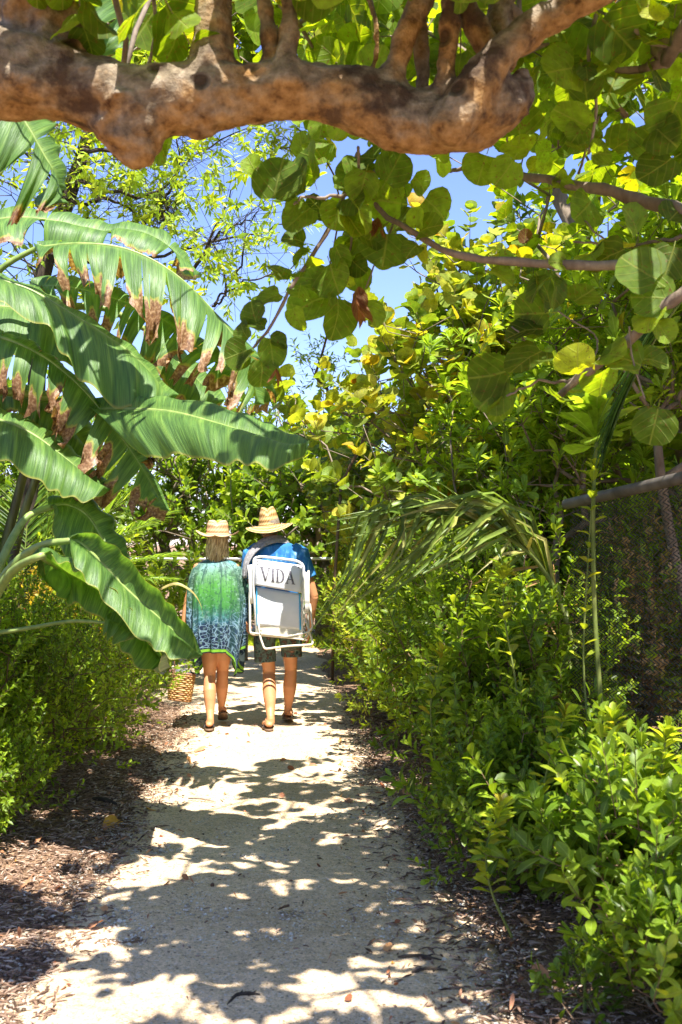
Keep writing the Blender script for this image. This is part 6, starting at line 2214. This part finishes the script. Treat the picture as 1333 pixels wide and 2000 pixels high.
# angle 0 = picture right, 270 degrees = towards the camera
prof = [(0.0, .070, .065, 1.415), (.05, .115, .080, 1.402), (.10, .165, .100, 1.375), (.15, .205, .115, 1.335), (.24, .235, .130, 1.25), (.38, .250, .145, 1.12), (.55, .250, .155, .97), (.75, .235, .160, .78), (1.0, .225, .165, .60)]
pt = np.array(prof)
for i in range(RW):
    s = i / (RW - 1)
    rx = np.interp(s, pt[:, 0], pt[:, 1]); ry = np.interp(s, pt[:, 0], pt[:, 2])
    for j in range(KA):
        a = 2 * math.pi * j / KA
        ca_, sa_ = math.cos(a), math.sin(a)
        # hem height: short at the middle of the back, long pointed corners at the sides
        corner = math.exp(-((abs(ca_) - .80) / .20) ** 2)
        hem = .645 - .20 * corner * (1.0 if ca_ > 0 else .92) + (.10 if abs(ca_) > .96 else .10 * max(0, (abs(ca_) - .88) / .08))
        ztop = np.interp(s, [0, .05, .10, .15], [1.415, 1.402, 1.375, 1.335]) if s <= .15 else None
        if ztop is None:
            z = 1.335 + (hem - 1.335) * (s - .15) / .85
        else:
            z = ztop
        f = max(0, s - .08)
        fold = 1 + f * (.15 * math.sin(9 * a + 1.0 + 1.5 * s) + .10 * math.sin(17 * a + 2.2 + 2 * s) + .06 * math.sin(5 * a + .7) + .05 * math.sin(29 * a + 1.2 + 3 * s))
        k_ = 1.0
        if ca_ > .35 and .3 < s < .75:
            k_ += .10 * math.sin((s - .3) / .45 * math.pi) * ca_
        if s > .75:
            k_ -= .14 * (s - .75) / .25 * abs(ca_)
        xx = np.sign(ca_) * abs(ca_) ** .85 * rx * fold * k_
        yy = np.sign(sa_) * abs(sa_) ** .85 * ry * fold
        yy -= .03 * math.sin(s * 3) * (1 if sa_ < 0 else 0)
        G[i, j] = (cxw + .004 + xx, YQ + .02 + yy, z)
        UV[i, j] = (j / KA, s)
# wrap the ring closed
Gc = np.concatenate([G, G[:, :1]], 1)
UVc = np.concatenate([UV, UV[:, :1] + [1, 0]], 1)
db = MB()
grid(db, Gc, UVc)
dress = db.build('dress', MAT['dress'], wm, True)

# ---- basket in her left-hand side
m = NT('wicker'); r_, g_, b_ = m.attr()
MAT['wicker'] = m.done(m.mix(.5, m.ramp(r_, [(0, (.28, .12, .03)), (.5, (.46, .25, .07)), (1, (.62, .40, .15))]), m.ramp(m.noise(70, m.coord('Object')), [(.3, .6), (.7, 1.25)]), 'MULTIPLY'), .45, .5)
m = NT('brown_leather'); MAT['leather'] = m.done(m.ramp(m.noise(30, m.coord('Object')), [(.3, (.14, .06, .035)), (.7, (.26, .12, .07))]), .5, .4)
m = NT('dark_cloth'); MAT['dark_cloth'] = m.done(m.ramp(m.noise(14, m.coord('Object')), [(.4, (.05, .05, .055)), (.6, (.25, .25, .26))]), .8, .2)
bc = q_(351, 1368, -.03)
bk = empty('basket', bc, 'golden wicker basket with a leather handle hanging from the hand of the woman', 'basket')
wb = MB()
ROW, KB = 13, 30
ax_t = np.array([.10, 0, 1.0]); ax_t = ax_t / np.linalg.norm(ax_t)
ex = nz(np.array([1, .15, -.14])); ey = np.cross(ax_t, ex)


def bring(h, rr, k=120, amp=0, ph=0):
    f = h / .23
    rx_, ry_ = .088 + .014 * f, .055 + .012 * f
    a = np.arange(k) * 2 * math.pi / k
    x = np.sign(np.cos(a)) * np.abs(np.cos(a)) ** .55 * rx_; y = np.sign(np.sin(a)) * np.abs(np.sin(a)) ** .55 * ry_
    sc_ = 1 + (amp * np.cos(a * KB / 2 + ph))
    return bc + ax_t * h + ex * (x * sc_)[:, None] + ey * (y * sc_)[:, None]


for i in range(ROW):
    h = .008 + i * .225 / ROW
    P = bring(h, 0, 120, .045, math.pi * (i % 2))
    P = np.vstack([P, P[:1]])
    tube(wb, P, np.full(len(P), .0085), 6, cap=False, tint=((i * .37) % 1, .5, 0), flat=1.15)
wo_ = wb.build('weave', MAT['wicker'], bk, True)
sbk = MB()
stk = [bring(h, 0, KB) for h in np.linspace(0, .235, 6)]
for j in range(KB):
    tube(sbk, [s[j] for s in stk], [.0042] * 6, 6, tint=(.2, .5, 0))
floor_ = bring(.004, 0, 40)
sbk.add(np.vstack([floor_, [floor_.mean(0)]]), [np.array([(i, (i + 1) % 40, 40) for i in range(40)])], None, (.3, .5, 0))
sbk.build('stakes', MAT['wicker'], bk, True)
rb_ = MB(); P = bring(.232, 0, 80); P = np.vstack([P, P[:1]]); tube(rb_, P, np.full(81, .009), 8, cap=False, tint=(.1, .5, 0))
rb_.build('rim', MAT['leather'], bk, True)
for s in (-1, 1):
    hb = MB()
    e0 = bc + ax_t * .20 + ex * -.055 * 1 + ey * .066 * s; e1 = bc + ax_t * .20 + ex * .055 + ey * .066 * s
    tp = wLw + np.array([-.012, 0.008 * s, -.088])
    tube(hb, spline([e0, e0 * .45 + tp * .55 + ex * -.03, tp + ex * -.006, tp + ex * .006, e1 * .45 + tp * .55 + ex * .03, e1], 24), [.0065] * 24, 8, flat=.6)
    hb.build('handle', MAT['leather'], bk, True)
cb = MB()
loft(cb, [ellipse_ring(bc + ax_t * h + [0, 0, 0], r1, r2, 20, 2.4) for h, r1, r2 in ((.16, .08, .05), (.22, .085, .056), (.25, .07, .045), (.268, .03, .02))])
tw_ = remesh(cb, 'beach_cloth', MAT['dark_cloth'], None, .008, 3, lambda p: .012 * fb(p[0] * 16, p[1] * 16, p[2] * 16))
tag(tw_, 'dark grey cloth bundled in the top of the wicker basket', 'cloth')
